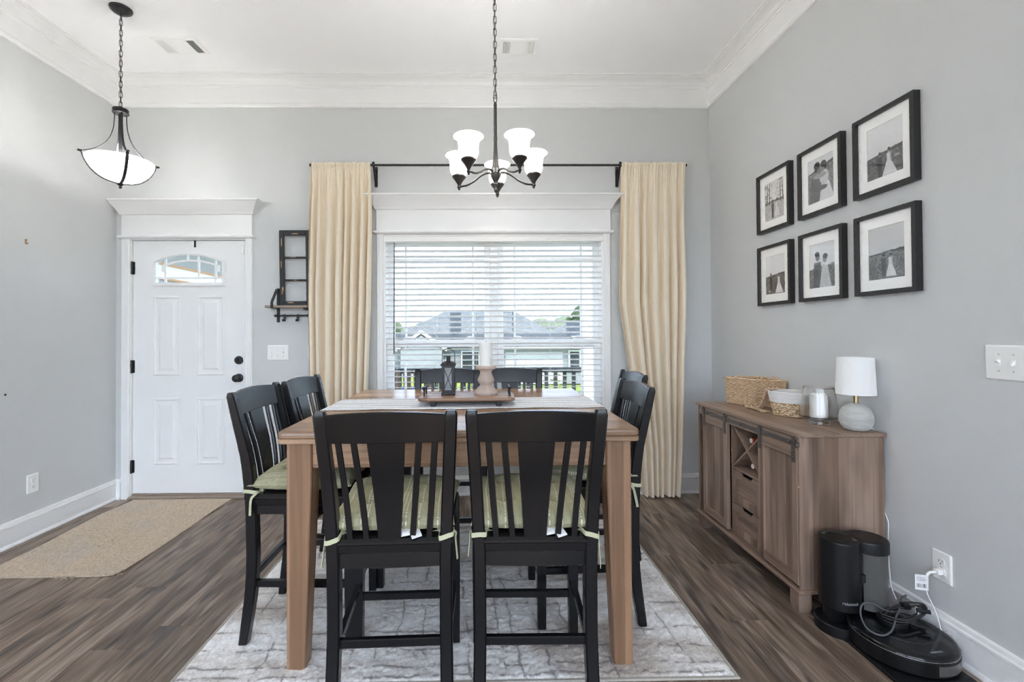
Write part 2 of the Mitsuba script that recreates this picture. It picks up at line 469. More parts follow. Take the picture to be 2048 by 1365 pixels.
# crown moulding: (distance from wall, height)
CROWN = [(0, 3.134), (.016, 3.134), (.021, 3.142), (.021, 3.158), (.016, 3.166), (.013, 3.172), (.013, 3.287), (.020, 3.290), (.020, 3.303), (.028, 3.308), (.033, 3.318),
         (.040, 3.332), (.055, 3.346), (.073, 3.354), (.080, 3.357), (.080, 3.363), (.095, 3.366), (.095, H), (0, H)]
BASE = [(0, 0), (.026, 0), (.026, .006), (.021, .016), (.016, .021), (.016, .118), (.020, .122), (.020, .132), (.013, .137), (.010, .150), (.004, .156), (0, .156)]


def moulding(prof, wall, a=None, b=None):
    if wall == 'back':
        f = [lambda d, z: ((XL + d) if a is None else a, D - d, z), lambda d, z: ((XR - d) if b is None else b, D - d, z)]
    elif wall == 'left':
        f = [lambda d, z: (XL + d, YR if a is None else a, z), lambda d, z: (XL + d, (D - d) if b is None else b, z)]
    else:
        f = [lambda d, z: (XR - d, YR if a is None else a, z), lambda d, z: (XR - d, (D - d) if b is None else b, z)]
    s = np.array([[g(d, z) for d, z in prof] for g in f])
    k, n = s.shape[:2]
    fc = [[j, (j + 1) % n, n + (j + 1) % n] for j in range(n)] + [[j, n + (j + 1) % n, n + j] for j in range(n)]
    m = mesh(s.reshape(-1, 3), fc)
    cap = trimesh.creation.triangulate_polygon(Polygon(prof), engine='earcut')[1]
    return mesh(s.reshape(-1, 3), np.vstack([fc, cap, cap + n]))


for i, w in enumerate(('back', 'left', 'right')):
    solo(f'trim_{i + 1}', moulding(CROWN, w), 'trim_white', f'white crown moulding along the {w} wall at the ceiling', 'crown moulding', kind='structure', smooth=False)
bb = thing('baseboard_back', 'white baseboard along the back wall', 'baseboard', kind='structure')
part(bb, 'board', moulding(BASE, 'back', None, -2.874), 'trim_white', smooth=False)
part(bb, 'board', moulding(BASE, 'back', -1.832, None), 'trim_white', smooth=False)
solo('baseboard_left', moulding(BASE, 'left'), 'trim_white', 'tall white baseboard along the left wall', 'baseboard', kind='structure', smooth=False)
solo('baseboard_right', moulding(BASE, 'right'), 'trim_white', 'tall white baseboard along the right wall', 'baseboard', kind='structure', smooth=False)


def header(x0, x1, zf, left_cap=9.0):
    """Flat frieze with bead and cornice standing on a casing; zf = (bead, frieze, cornice, top)."""
    L = lambda o: min(o, left_cap)
    z0, z1, z2, z3 = zf
    bead = rects([(x0 - L(o), x1 + o, D - .022 - o, D, z) for o, z in ((0, z0), (.018, z0 + .006), (.022, z0 + .014), (.018, z0 + .022), (.004, z0 + .028), (.004, z1))])
    frieze = rects([(x0, x1, D - .022, D, z1), (x0, x1, D - .022, D, z2)])
    h = z3 - z2
    cor = rects([(x0 - L(o), x1 + o, D - .022 - o, D, z2 + h * t) for o, t in ((.004, 0), (.012, .05), (.016, .16), (.020, .24), (.024, .28), (.028, .36), (.040, .55), (.058, .74), (.070, .84), (.072, .87), (.082, .90), (.085, 1.0))])
    return bead, frieze, cor


def casing(x0, x1, z0, z1):
    w = x1 - x0
    prof = [(0, 0), (0, .012), (.006, .017), (w * .35, .017), (w * .4, .021), (w - .008, .021), (w, .014), (w, 0)]
    return loft([[(x0 + a, D - b, z) for a, b in prof] for z in (z0, z1)])


# ------------------------------------------------------------------ front door
door = thing('door_1', 'white panelled front door with an arched glass light', 'door', kind='structure')
FY = D + 0.018          # front face of the leaf
lx0, lx1, lz0, lz1 = -2.800, -1.899, 0.034, 2.062
gx0, gx1, gz0, gzs, gza = -2.648, -2.060, 1.694, 1.905, 1.975


def arch(x0, x1, z0, zs, za, inset=0.0, n=24):
    c, w = (x0 + x1) / 2, (x1 - x0) / 2
    s = za - zs
    R = (w * w + s * s) / (2 * s)
    cz = za - R
    x0, x1, z0, R = x0 + inset, x1 - inset, z0 + inset, R - inset
    xs = np.linspace(x1, x0, n)
    return Polygon([(x0, z0), (x1, z0)] + [(x, cz + math.sqrt(max(R * R - (x - c) ** 2, 0))) for x in xs])


leaf = part(door, 'leaf', xz(sbox(lx0, lz0, lx1, lz1).difference(arch(gx0, gx1, gz0, gzs, gza, .02)), FY, FY + .044), 'door_white', smooth=False)
ring = arch(gx0, gx1, gz0, gzs, gza).difference(arch(gx0, gx1, gz0, gzs, gza, .030))
part(leaf, 'light_frame', join(xz(ring, FY - .010, FY), xz(arch(gx0, gx1, gz0, gzs, gza, .006).difference(arch(gx0, gx1, gz0, gzs, gza, .022)), FY - .016, FY - .01)), 'door_white', smooth=False)
gp = arch(gx0, gx1, gz0, gzs, gza, .022)
gt = trimesh.creation.triangulate_polygon(gp, engine='earcut')
part(leaf, 'pane', mesh(np.stack([gt[0][:, 0], np.full(len(gt[0]), FY + .02), gt[0][:, 1]], 1), gt[1]), 'low_e_glass', smooth=False)
cx = (gx0 + gx1) / 2
bars = [sbox(gx0 + .085, gz0, gx0 + .10, gza), sbox(gx1 - .10, gz0, gx1 - .085, gza), sbox(gx0, gz0 + .062, gx1, gz0 + .077), sbox(cx + .06, gz0 + .07, cx + .072, gza - .06),
        sbox(cx - .03, gza - .075, cx - .018, gza), sbox(cx + .055, gza - .075, cx + .067, gza),
        arch(gx0, gx1, gz0, gzs, gza, .062).difference(arch(gx0, gx1, gz0, gzs, gza, .077))]
for b in bars:
    q = b.intersection(gp)
    if b is bars[-1]:
        q = q.intersection(sbox(gx0, gz0 + .12, gx1, gza))
    part(leaf, 'came', xz(q, FY + .012, FY + .026), 'vinyl_white', smooth=False)


def raised_panel(x0, x1, z0, z1):
    lv = [(0, 0), (.008, .007), (.016, .006), (.024, -.001 + .0015), (.044, .0015), (.060, .007)]
    return loft([[(x0 + o, FY - h, z0 + o), (x1 - o, FY - h, z0 + o), (x1 - o, FY - h, z1 - o), (x0 + o, FY - h, z1 - o)] for o, h in lv])


for a, b, c, d in ((-2.638, -2.422, .976, 1.618), (-2.289, -2.070, .976, 1.618), (-2.637, -2.422, .262, .798), (-2.289, -2.069, .262, .798)):
    part(leaf, 'panel', raised_panel(a, b, c, d), 'door_white', smooth=False)
for z in (1.843, 1.051, .251):
    part(door, 'hinge', join(moved(lathe([(.009, -.052), (.010, -.05), (.010, .05), (.009, .052)], 12), (-2.806, FY - .010, z)), cbox(-2.802, -2.785, FY - .003, FY, z - .05, z + .05, .001)), 'black_metal')
kx = -1.955
part(leaf, 'knob', moved(lathe([(.034, 0), (.034, .006), (.028, .010), (.012, .014), (.011, .030), (.020, .036), (.028, .046), (.029, .056), (.024, .064), (.012, .068), (0, .069)], 28), (kx, FY, .954), rx=math.pi / 2), 'black_metal', smooth=40, label='round black door knob')
part(leaf, 'deadbolt', join(moved(lathe([(.033, 0), (.033, .010), (.028, .016), (.010, .018), (.009, .024), (0, .025)], 28), (kx, FY, 1.097), rx=math.pi / 2), cbox(kx - .006, kx + .006, FY - .036, FY - .018, 1.083, 1.111, .002)), 'black_metal', smooth=40)
part(door, 'threshold', join(cbox(DX0, DX1, D - .03, D + .10, 0.0, .018, .004), cbox(DX0, DX1, D + .012, D + .06, .018, .030, .003)), 'shelf_wood')
part(door, 'jamb', join(cbox(DX0, lx0 - .003, D, D + .13, 0, DZ1, 0), cbox(lx1 + .003, DX1, D, D + .13, 0, DZ1, 0), cbox(DX0, DX1, D, D + .13, lz1 + .003, DZ1, 0)), 'trim_white')
part(door, 'casing', casing(-2.872, -2.806, 0, 2.08), 'trim_white', smooth=False)
part(door, 'casing', casing(-1.893, -1.834, 0, 2.08), 'trim_white', smooth=False)
hb, hf, hc = header(-2.866, -1.834, (2.072, 2.100, 2.262, 2.372), left_cap=.052)
part(door, 'head_bead', hb, 'trim_white', smooth=False)
part(door, 'head_board', hf, 'trim_white', smooth=False)
part(door, 'head_cornice', hc, 'trim_white', smooth=20)
solo('wreath_hanger', join(cbox(-2.316, -2.301, FY - .0025, FY, 2.010, lz1 + .0025, 0), cbox(-2.316, -2.301, FY, FY + .044, lz1, lz1 + .0025, 0)), 'black_metal', 'small black over-door hanger hooked on top of the front door', 'hook')
al = thing('door_sensor', 'small white alarm contact at the top right corner of the front door', 'sensor')
part(al, 'magnet', cbox(lx1 - .035, lx1 - .012, FY - .012, FY, 1.955, 2.02, .003), 'plate_white')
part(al, 'switch', cbox(lx1 - .008, lx1 + .012, FY - .016, FY, 1.975, 2.015, .003), 'plate_white')

# ------------------------------------------------------------------ window
win = thing('window_1', 'large white twin double-hung window behind the table', 'window', kind='structure')
part(win, 'casing', casing(OX0 - .056, OX0, OZ0 - .02, 2.12), 'trim_white', smooth=False)
part(win, 'casing', casing(OX1, OX1 + .056, OZ0 - .02, 2.12), 'trim_white', smooth=False)
hb, hf, hc = header(OX0 - .056, OX1 + .056, (2.105, 2.133, 2.300, 2.412))
part(win, 'head_bead', hb, 'trim_white', smooth=False)
part(win, 'head_board', hf, 'trim_white', smooth=False)
part(win, 'head_cornice', hc, 'trim_white', smooth=20)
part(win, 'stool', cbox(OX0 - .08, OX1 + .08, D - .05, D + .08, OZ0 - .022, OZ0, .006), 'trim_white')
part(win, 'apron', cbox(OX0 - .056, OX1 + .056, D - .018, D, OZ0 - .115, OZ0 - .022, .004), 'trim_white')
part(win, 'jamb', join(cbox(OX0, OX0 + .014, D, D + WT, OZ0, OZ1, 0), cbox(OX1 - .014, OX1, D, D + WT, OZ0, OZ1, 0), cbox(OX0, OX1, D, D + WT, OZ1 - .014, OZ1, 0), cbox(OX0, OX1, D, D + WT, OZ0, OZ0 + .012, 0)), 'trim_white')
mx = (OX0 + OX1) / 2
part(win, 'mullion', cbox(mx - .03, mx + .03, D + .055, D + WT, OZ0, OZ1, .003), 'vinyl_white')
ZM = 1.215
for a, b in ((OX0 + .014, mx - .03), (mx + .03, OX1 - .014)):
    for z0, z1, y in ((ZM - .03, OZ1 - .014, D + .105), (OZ0 + .012, ZM + .035, D + .070)):
        st, top, bot = .050, .05, .05
        if y < D + .1: bot, top = .075, .055
        ring = sbox(a, z0, b, z1).difference(sbox(a + st, z0 + bot, b - st, z1 - top))
        sash = part(win, 'sash', xz(ring, y, y + .032), 'vinyl_white', smooth=False)
        part(sash, 'pane', mesh([(a + .04, y + .016, z0 + .04), (b - .04, y + .016, z0 + .04), (b - .04, y + .016, z1 - .04), (a + .04, y + .016, z1 - .04)], [[0, 1, 2], [0, 2, 3]]), 'low_e_glass', smooth=False)
        for q in (a + st + .085, b - st - .103):
            part(sash, 'muntin', cbox(q, q + .018, y + .006, y + .026, z0 + bot, z1 - top, .002), 'vinyl_white')
        zz = z1 - top - .13 if y > D + .1 else z0 + bot + .11
        part(sash, 'muntin', cbox(a + st, b - st, y + .007, y + .025, zz, zz + .018, .002), 'vinyl_white')
        if y < D + .1:
            for q in (a + .17, b - .17):
                part(sash, 'lock', xz(arch(q - .045, q + .045, z1, z1 + .006, z1 + .030), y + .004, y + .03), 'vinyl_white', smooth=False)

bl = thing('window_blind', 'white faux wood horizontal blind hanging open in the large window', 'blind')
BY = D + .024
part(bl, 'valance', rects([(OX0 + .003, OX1 - .003, BY - .030, BY + .02, z) if o else (OX0 + .003, OX1 - .003, BY - .026, BY + .02, z) for o, z in ((0, 2.045), (1, 2.049), (1, 2.062), (0, 2.066), (0, 2.088), (1, 2.092), (1, 2.103), (0, 2.105))]), 'slat_white', smooth=False)
SLAT = PLY(moved(cbox(OX0 + .008, OX1 - .008, -.025, .025, -.0016, .0016, .0008), rx=-.20), 'slat_white', smooth=False)
zs = np.arange(2.018, .47, -.0444)
for z in zs:
    part(bl, 'slat', SLAT, None, to=T().translate([0, BY, float(z)]))
part(bl, 'bottom_rail', cbox(OX0 + .008, OX1 - .008, BY - .026, BY + .026, .425, .443, .004), 'slat_white')
for px in (-.690, -.365, -.045, .275, .560, .855):
    part(bl, 'ladder_cord', join(tube([(px, BY - .027, .43), (px, BY - .027, 2.05)], .0011, 5), tube([(px, BY + .027, .43), (px, BY + .027, 2.05)], .0011, 5)), 'cord_white')
part(bl, 'tilt_wand', tube([(-.705, BY - .036, 1.14), (-.702, BY - .034, 1.6), (-.700, BY - .032, 2.04)], .0042, 8), 'grey_plastic', label='slim grey tilt wand')

# ------------------------------------------------------------------ curtains and rod
rod = thing('curtain_rod', 'thin black curtain rod across the top of the window', 'curtain rod')
RY, RZ = D - .088, 2.638
part(rod, 'pole', tube([(-1.335, RY, RZ), (1.632, RY, RZ)], .0085, 12), 'black_metal')
for x in (-1.34, 1.637):
    part(rod, 'finial', moved(lathe([(.0085, -.01), (.012, -.006), (.012, .008), (.006, .012)], 14), (x, RY, RZ), ry=math.pi / 2), 'black_metal')
for s, x in ((1, -.845), (-1, 1.110)):
    pl = cbox(x - .012, x + .012, D - .005, D, 2.49, 2.655, .001)
    arm = strap([(x, D - .004, RZ - .014), (x, RY - .012, RZ - .014)], [1, 0, 0], .016, .006)
    dg = strap([(x, D - .006, 2.505), (x, D - .045, 2.56), (x, RY + .004, RZ - .016)], [1, 0, 0], .016, .006)
    cup = cbox(x - .010, x + .010, RY - .016, RY - .010, RZ - .016, RZ + .022, .001)
    part(rod, 'bracket', join(pl, arm, dg, cup), 'black_metal')


def curtain(edges, nfold, seed, zbot):
    """edges: (z, left, right) down the panel."""
    r = np.random.default_rng(seed)
    nu, nz = 260, 70
    u = np.linspace(0, 1, nu)
    zz = np.concatenate([np.linspace(2.662, 2.60, 9)[:-1], np.linspace(2.60, zbot, nz)])
    e = np.array(edges)[::-1]
    wid = r.uniform(.6, 1.5, nfold); wid = np.cumsum(wid) / wid.sum(); wid = np.concatenate([[0], wid])
    ph = np.interp(u, wid, np.arange(nfold + 1)) * 2 * math.pi
    amp = np.interp(u, np.linspace(0, 1, nfold + 1), r.uniform(.55, 1.15, nfold + 1))
    ph2 = u * 2 * math.pi * 23 + 2.5 * np.sin(u * 17 + seed)
    rows = []
    for z in zz:
        x0, x1 = np.interp(z, e[:, 0], e[:, 1]), np.interp(z, e[:, 0], e[:, 2])
        t = np.clip((2.60 - z) / .9, 0, 1)
        g = np.clip((z - 2.30) / .30, 0, 1)
        d = .006 + .044 * (t ** .6)
        y = RY - .004 + d * amp * np.tanh(1.7 * np.sin(ph)) / .935 - .020 * t + .006 * g * np.sin(ph2) + .006 * t * np.sin(ph * .5 + z * 1.5 + seed)
        if z > 2.615:
            y = y - .012 * math.cos((z - 2.638) / .024 * 1.3)
        x = x0 + (x1 - x0) * (u + .012 * np.sin(ph * 1.0 + 1.2) * t) + .004 * g * np.cos(ph2)
        zr = z + (.010 * np.sin(ph2) * np.clip((z - 2.63) / .03, 0, 1)) + (.004 * np.sin(ph * .5) if z <= zbot + 1e-6 else 0)
        y = np.minimum(y, D - .012)
        rows.append(np.stack([x, y, np.broadcast_to(zr, x.shape)], 1))
    v = np.array(rows)
    k, n = v.shape[:2]
    i, j = np.meshgrid(np.arange(k - 1), np.arange(n - 1), indexing='ij')
    a = (i * n + j).ravel()
    return mesh(v.reshape(-1, 3), np.vstack([np.stack([a, a + n, a + n + 1], 1), np.stack([a, a + n + 1, a + 1], 1)]))


solo('curtain', curtain([(2.66, -1.340, -.868), (2.2, -1.352, -.858), (1.55, -1.358, -.868), (.86, -1.345, -.893), (.02, -1.33, -.90)], 8, 3, .02), 'curtain_cloth',
     'long beige linen curtain panel left of the window beside the wall rack', 'curtain', 'beige curtain panels', smooth=True)
solo('curtain', curtain([(2.66, 1.122, 1.630), (2.2, 1.105, 1.612), (1.55, 1.085, 1.610), (1.0, 1.16, 1.585), (.37, 1.245, 1.562), (.015, 1.262, 1.540)], 7, 8, .015), 'curtain_cloth',
     'long beige linen curtain panel right of the window near the corner', 'curtain', 'beige curtain panels', smooth=True)

# ------------------------------------------------------------------ dining table
TX0, TX1, TY0, TY1, TZ = -0.785, 0.610, 1.757, 3.075, 0.930
tb = thing('dining_table', 'square counter-height dining table of warm brown wood on tapered legs', 'table')


def rrect(x0, x1, y0, y1, r, n=6):
    pts = []
    for cx, cy, a in ((x1 - r, y1 - r, 0), (x0 + r, y1 - r, 90), (x0 + r, y0 + r, 180), (x1 - r, y0 + r, 270)):
        for t in np.linspace(0, 90, n):
            g = math.radians(a + t)
            pts.append((cx + r * math.cos(g), cy + r * math.sin(g)))
    return pts


def slab(x0, x1, y0, y1, levels, r=.02):
    return loft([[(px, py, z) for px, py in rrect(x0 + o, x1 - o, y0 + o, y1 - o, max(r - o, .002))] for o, z in levels])


part(tb, 'tabletop', slab(TX0, TX1, TY0, TY1, [(.004, TZ - .026), (.001, TZ - .024), (0, TZ - .020), (0, TZ - .008), (.003, TZ - .003), (.008, TZ)], .025), 'table_wood_x', smooth=35)
part(tb, 'under_top', slab(TX0 + .001, TX1 - .001, TY0 + .001, TY1 - .001, [(.003, TZ - .048), (0, TZ - .045), (0, TZ - .031), (.004, TZ - .028), (.010, TZ - .028), (.010, TZ - .025)], .02), 'table_wood_x', smooth=35)
LG = .096
for sx, sy in ((0, 0), (1, 0), (0, 1), (1, 1)):
    xo = TX0 + .028 if not sx else TX1 - .028
    yo = TY0 + .028 if not sy else TY1 - .028
    dx, dy = (1 if not sx else -1), (1 if not sy else -1)
    def rg(w, z, xo=xo, yo=yo, dx=dx, dy=dy):
        c = .004
        pts = [(c, 0), (w - c, 0), (w, c), (w, w - c), (w - c, w), (c, w), (0, w - c), (0, c)]
        if dx * dy < 0: pts = pts[::-1]
        return [(xo + dx * a, yo + dy * b, z) for a, b in pts]
    part(tb, 'leg', loft([rg(.070, .006), rg(.072, .05), rg(LG, .72), rg(LG, TZ - .048)]), 'table_wood_z')
az0, az1 = TZ - .150, TZ - .048
part(tb, 'apron', cbox(TX0 + .124, TX1 - .124, TY0 + .040, TY0 + .062, az0, az1, .002), 'table_wood_x')
part(tb, 'apron', cbox(TX0 + .124, TX1 - .124, TY1 - .062, TY1 - .040, az0, az1, .002), 'table_wood_x')
part(tb, 'apron', cbox(TX0 + .040, TX0 + .062, TY0 + .124, TY1 - .124, az0, az1, .002), 'table_wood_x')
part(tb, 'apron', cbox(TX1 - .062, TX1 - .040, TY0 + .124, TY1 - .124, az0, az1, .002), 'table_wood_x')

# runner with frayed edges
rn = thing('table_runner', 'grey striped cloth runner with frayed edges laid across the dining table', 'table runner')


def runner_y(x, side):
    t = (x - TX0) / (TX1 - TX0)
    w = .006 * math.sin(x * 9 + side * 2) + .004 * math.sin(x * 23 + side)
    return (2.215 + .045 * t + w) if side == 0 else (2.585 + .045 * t + w)


def runner_mesh():
    path = [(TX0 - .006 - .001, TZ - .22), (TX0 - .006, TZ - .10), (TX0 - .006, TZ - .02), (TX0 - .004, TZ - .003)] + [(x, TZ + .0035) for x in np.linspace(TX0 + .006, TX1 - .006, 90)] + [(TX1 + .004, TZ - .003), (TX1 + .006, TZ - .02), (TX1 + .006, TZ - .10), (TX1 + .007, TZ - .22)]
    top, rows = [], []
    for x, z in path:
        ys = np.linspace(runner_y(min(max(x, TX0), TX1), 0), runner_y(min(max(x, TX0), TX1), 1), 40)
        wr = .0030 * (meshkit.fbm(np.stack([np.full(40, x * 4), ys * 30, ys * 0], 1), 3) - .35)
        flat = 1.0 if z > TZ else 0.0
        rows.append(np.stack([np.full(40, x), ys, z + np.maximum(wr, 0) * 2 * flat], 1))
    up = np.array(rows); dn = up - np.array([0, 0, .0018])
    k, n = up.shape[:2]
    v = np.concatenate([up.reshape(-1, 3), dn.reshape(-1, 3)])
    i, j = np.meshgrid(np.arange(k - 1), np.arange(n - 1), indexing='ij'); a = (i * n + j).ravel(); o = k * n
    f = [np.stack([a, a + n, a + n + 1], 1), np.stack([a, a + n + 1, a + 1], 1)]
    f += [g[:, ::-1] + o for g in list(f)]
    for jj in (0, n - 1):
        b = np.arange(k - 1) * n + jj
        f += [np.stack([b, b + n, b + n + o], 1), np.stack([b, b + n + o, b + o], 1)]
    return mesh(v, np.vstack(f))


part(rn, 'cloth', runner_mesh(), 'runner_cloth', smooth=40)
fr = []
for side, sg in ((0, -1), (1, 1)):
    for x in np.linspace(TX0 + .01, TX1 - .01, 260):
        y = runner_y(x, side); l = RNG.uniform(.006, .020); dx = RNG.uniform(-.006, .006)
        fr.append(tube([(x, y - sg * .002, TZ + .005), (x + dx * .5, y + sg * l * .5, TZ + RNG.uniform(.002, .008)), (x + dx, y + sg * l, TZ + .0015)], .0008, 3))
part(rn, 'fringe', join(fr), 'fringe_cloth', smooth=False, kind='stuff')

# ------------------------------------------------------------------ chairs
# local: x across, y forward, z up; y = 0 is the back of the rear posts at knee height
def post_centre(z):
    """Sideways offset, back edge and thickness of the rear post at height z."""
    xs = np.interp(z, [0, .30, .56, .66, 1.05], [.187, .182, .182, .186, .2045])
    yb = np.interp(z, [0, .03, .12, .21, .30, .37, .50, .60, .70, .80, .87, .95, 1.045], [-.030, -.027, -.016, -.005, -.001, 0, -.003, -.006, -.012, -.024, -.040, -.056, -.074])
    th = np.interp(z, [0, .12, .3, .6, .75, .95, 1.045], [.036, .042, .046, .047, .046, .038, .033])
    return xs, yb, th


def back_line(z):
    _, yb, th = post_centre(z)
    return yb + th / 2


def rear_post(s):
    out = []
    for z in [0, .02, .06, .12, .18, .24, .30, .37, .45, .53, .60, .66, .72, .78, .84, .90, .95, 1.0, 1.030, 1.042, 1.047]:
        xs, yb, th = post_centre(min(z, 1.045))
        w = .0205
        if z > 1.03: w, th2 = .0205 - (z - 1.03) * .25, th - (z - 1.03) * .7
        else: th2 = th
        yc = yb + th / 2
        c = .005
        xa, xb, ya, yd = s * xs - w, s * xs + w, yc - th2 / 2, yc + th2 / 2
        out.append([(xa + c, ya, z), (xb - c, ya, z), (xb, ya + c, z), (xb, yd - c, z), (xb - c, yd, z), (xa + c, yd, z), (xa, yd - c, z), (xa, ya + c, z)])
    return loft(out)


def bow(x):
    """How far the back bends away from the sitter at x."""
    return -.024 * (1 - (x / .2) ** 2)


def top_rail():
    secs = []
    for x in np.linspace(-.188, .188, 25):
        zt = 1.036 + .012 * (1 - (x / .19) ** 2)
        zb = .945 + .003 * (1 - (x / .19) ** 2)
        h = .0115
        yt, yl = back_line(zt) + bow(x), back_line(zb) + bow(x)
        secs.append([(x, yl - h, zb + .002), (x, yt - h, zt - .005), (x, yt - h + .004, zt), (x, yt + h - .004, zt), (x, yt + h, zt - .005), (x, yl + h, zb + .002), (x, yl + h - .002, zb), (x, yl - h + .002, zb)])
    return loft(secs)


def slat_piece(xt, xb, wt, wb, th=.012):
    out = []
    for t in np.linspace(0, 1, 9):
        z = .568 + (.955 - .568) * t
        x, w = xb + (xt - xb) * t, (wb + (wt - wb) * t) / 2
        y = back_line(z) + bow(x) * (.35 + .65 * t)
        h = th / 2
        out.append([(x - w + .002, y - h, z), (x + w - .002, y - h, z), (x + w, y, z), (x + w - .002, y + h, z), (x - w + .002, y + h, z), (x - w, y, z)])
    return loft(out)


def seat_mesh():
    o = []
    for inset, z in ((.010, .574), (.006, .578), (.004, .602), (0, .606), (0, .614), (.008, .622)):
        o.append([(-.205 + inset, -.005 + inset, z), (.205 - inset, -.005 + inset, z), (.212 - inset, .10, z), (.218 - inset, .40, z), (.214 - inset, .445, z), (.195, .462 - inset, z), (-.195, .462 - inset, z), (-.214 + inset, .445, z), (-.218 + inset, .40, z), (-.212 + inset, .10, z)])
    return loft(o)


def bar(a, b, w, h, c=.003):
    """Square bar from a to b: w across, h tall."""
    return strap([a, b], np.cross(np.array(b, float) - np.array(a, float), [0, 0, 1.0]), w, h)


CH = []


def cp(name, m, smooth=35):
    CH.append((name, PLY(m, 'black_paint', smooth=smooth)))


cp('seat', seat_mesh())
for s in (-1, 1): cp('rear_leg', rear_post(s))
for s in (-1, 1):
    cp('front_leg', loft([[(s * x0 - w, y - w, z), (s * x0 + w, y - w, z), (s * x0 + w, y + w, z), (s * x0 - w, y + w, z)] for x0, y, w, z in ((.200, .434, .0175, 0), (.200, .434, .020, .30), (.197, .434, .021, .598))]))
cp('top_rail', top_rail())
cp('splat', slat_piece(0, 0, .120, .068))
for xt, xb in ((-.152, -.124), (-.102, -.070), (.102, .070), (.152, .124)): cp('spindle', slat_piece(xt, xb, .021, .021))
def rail_curve(z0, z1, b, th):
    secs = []
    for x in np.linspace(-.172, .172, 13):
        y = back_line((z0 + z1) / 2) + b * (1 - (x / .18) ** 2)
        secs.append([(x, y - th, z0 + .002), (x, y - th, z1 - .003), (x, y - th + .003, z1), (x, y + th, z1), (x, y + th, z0), (x, y - th + .002, z0)])
    return loft(secs)
cp('lower_rail', rail_curve(.527, .578, -.008, .012))
cp('apron', cbox(-.186, .186, .424, .444, .535, .597, .002))
for s in (-1, 1): cp('apron', bar((s * .186, .04, .567), (s * .197, .415, .567), .018, .062))
cp('stretcher', cbox(-.172, .172, .012, .034, .262, .290, .003))
cp('stretcher', cbox(-.190, .190, .424, .444, .180, .210, .003))
for s in (-1, 1): cp('stretcher', bar((s * .184, .042, .245), (s * .198, .416, .245), .019, .027))
FLOORZ = .0125


def chair(loc, rz, label):
    k = thing('dining_chair', label, 'chair', 'black counter chairs around the dining table')
    for n, d in CH:
        part(k, n, d, None, to=place((loc[0], loc[1], loc[2] if len(loc) > 2 else FLOORZ), rz))
    return k


def cushion_mesh():
    n = 56
    g = np.linspace(-1, 1, n)
    X, Y = np.meshgrid(g, g, indexing='xy')
    # rounded square with pinched corners
    ex = np.abs(X) ** 5; ey = np.abs(Y) ** 5
    pull = 1 + .035 * (np.abs(X * Y)) ** 3 - .035 * (1 - np.abs(X) ** 2) * ey * .8 - .035 * (1 - np.abs(Y) ** 2) * ex * .8
    hw, hd = .205 + .012 * (Y + 1) / 2, .212
    px, pyy = X * hw * pull, Y * hd * pull
    edge = np.maximum(0, (1 - np.abs(X) ** 3.2) * (1 - np.abs(Y) ** 3.2)) ** .45
    th = .046 * edge
    for tx in (-.42, .42):
        for ty in (-.42, .42):
            r2 = ((X - tx) / .20) ** 2 + ((Y - ty) / .20) ** 2
            th = th * (1 - .66 * np.exp(-r2 * 2.4))
    pts = np.stack([X * 3, Y * 3, X * 0], -1).reshape(-1, 3)
    wr = (meshkit.fbm(pts * 1.3, 3, 4).reshape(n, n) - .5) * .012 * edge
    up = np.stack([px, pyy, .036 + th * 1.15 + wr], -1)
    dn = np.stack([px, pyy, .036 - np.minimum(th, .030) * .9 + .0], -1)
    up[..., 2] += .026 * np.clip(Y, 0, 1) ** 2 * edge
    v = np.concatenate([up.reshape(-1, 3), dn.reshape(-1, 3)])
    i, j = np.meshgrid(np.arange(n - 1), np.arange(n - 1), indexing='ij'); a = (i * n + j).ravel(); o = n * n
    f = np.vstack([np.stack([a, a + 1, a + n + 1], 1), np.stack([a, a + n + 1, a + n], 1)])
    f = np.vstack([f, f[:, ::-1] + o])
    uv = np.concatenate([np.stack([px + .5, pyy + .5], -1).reshape(-1, 2)] * 2)
    v[:, 1] += .225
    return mesh(v, f), uv


_c, _uv = cushion_mesh()
CUSH = PLY(_c, 'cushion_cloth', smooth=True, uv=_uv)
TUFT = PLY(join([moved(lathe([(.001, -.004), (.009, -.002), (.010, .001), (.006, .004), (.001, .005)], 12), (tx * .21, .225 + ty * .21, .0485)) for tx in (-.42, .42) for ty in (-.42, .42)]), 'tie_cloth', smooth=40)


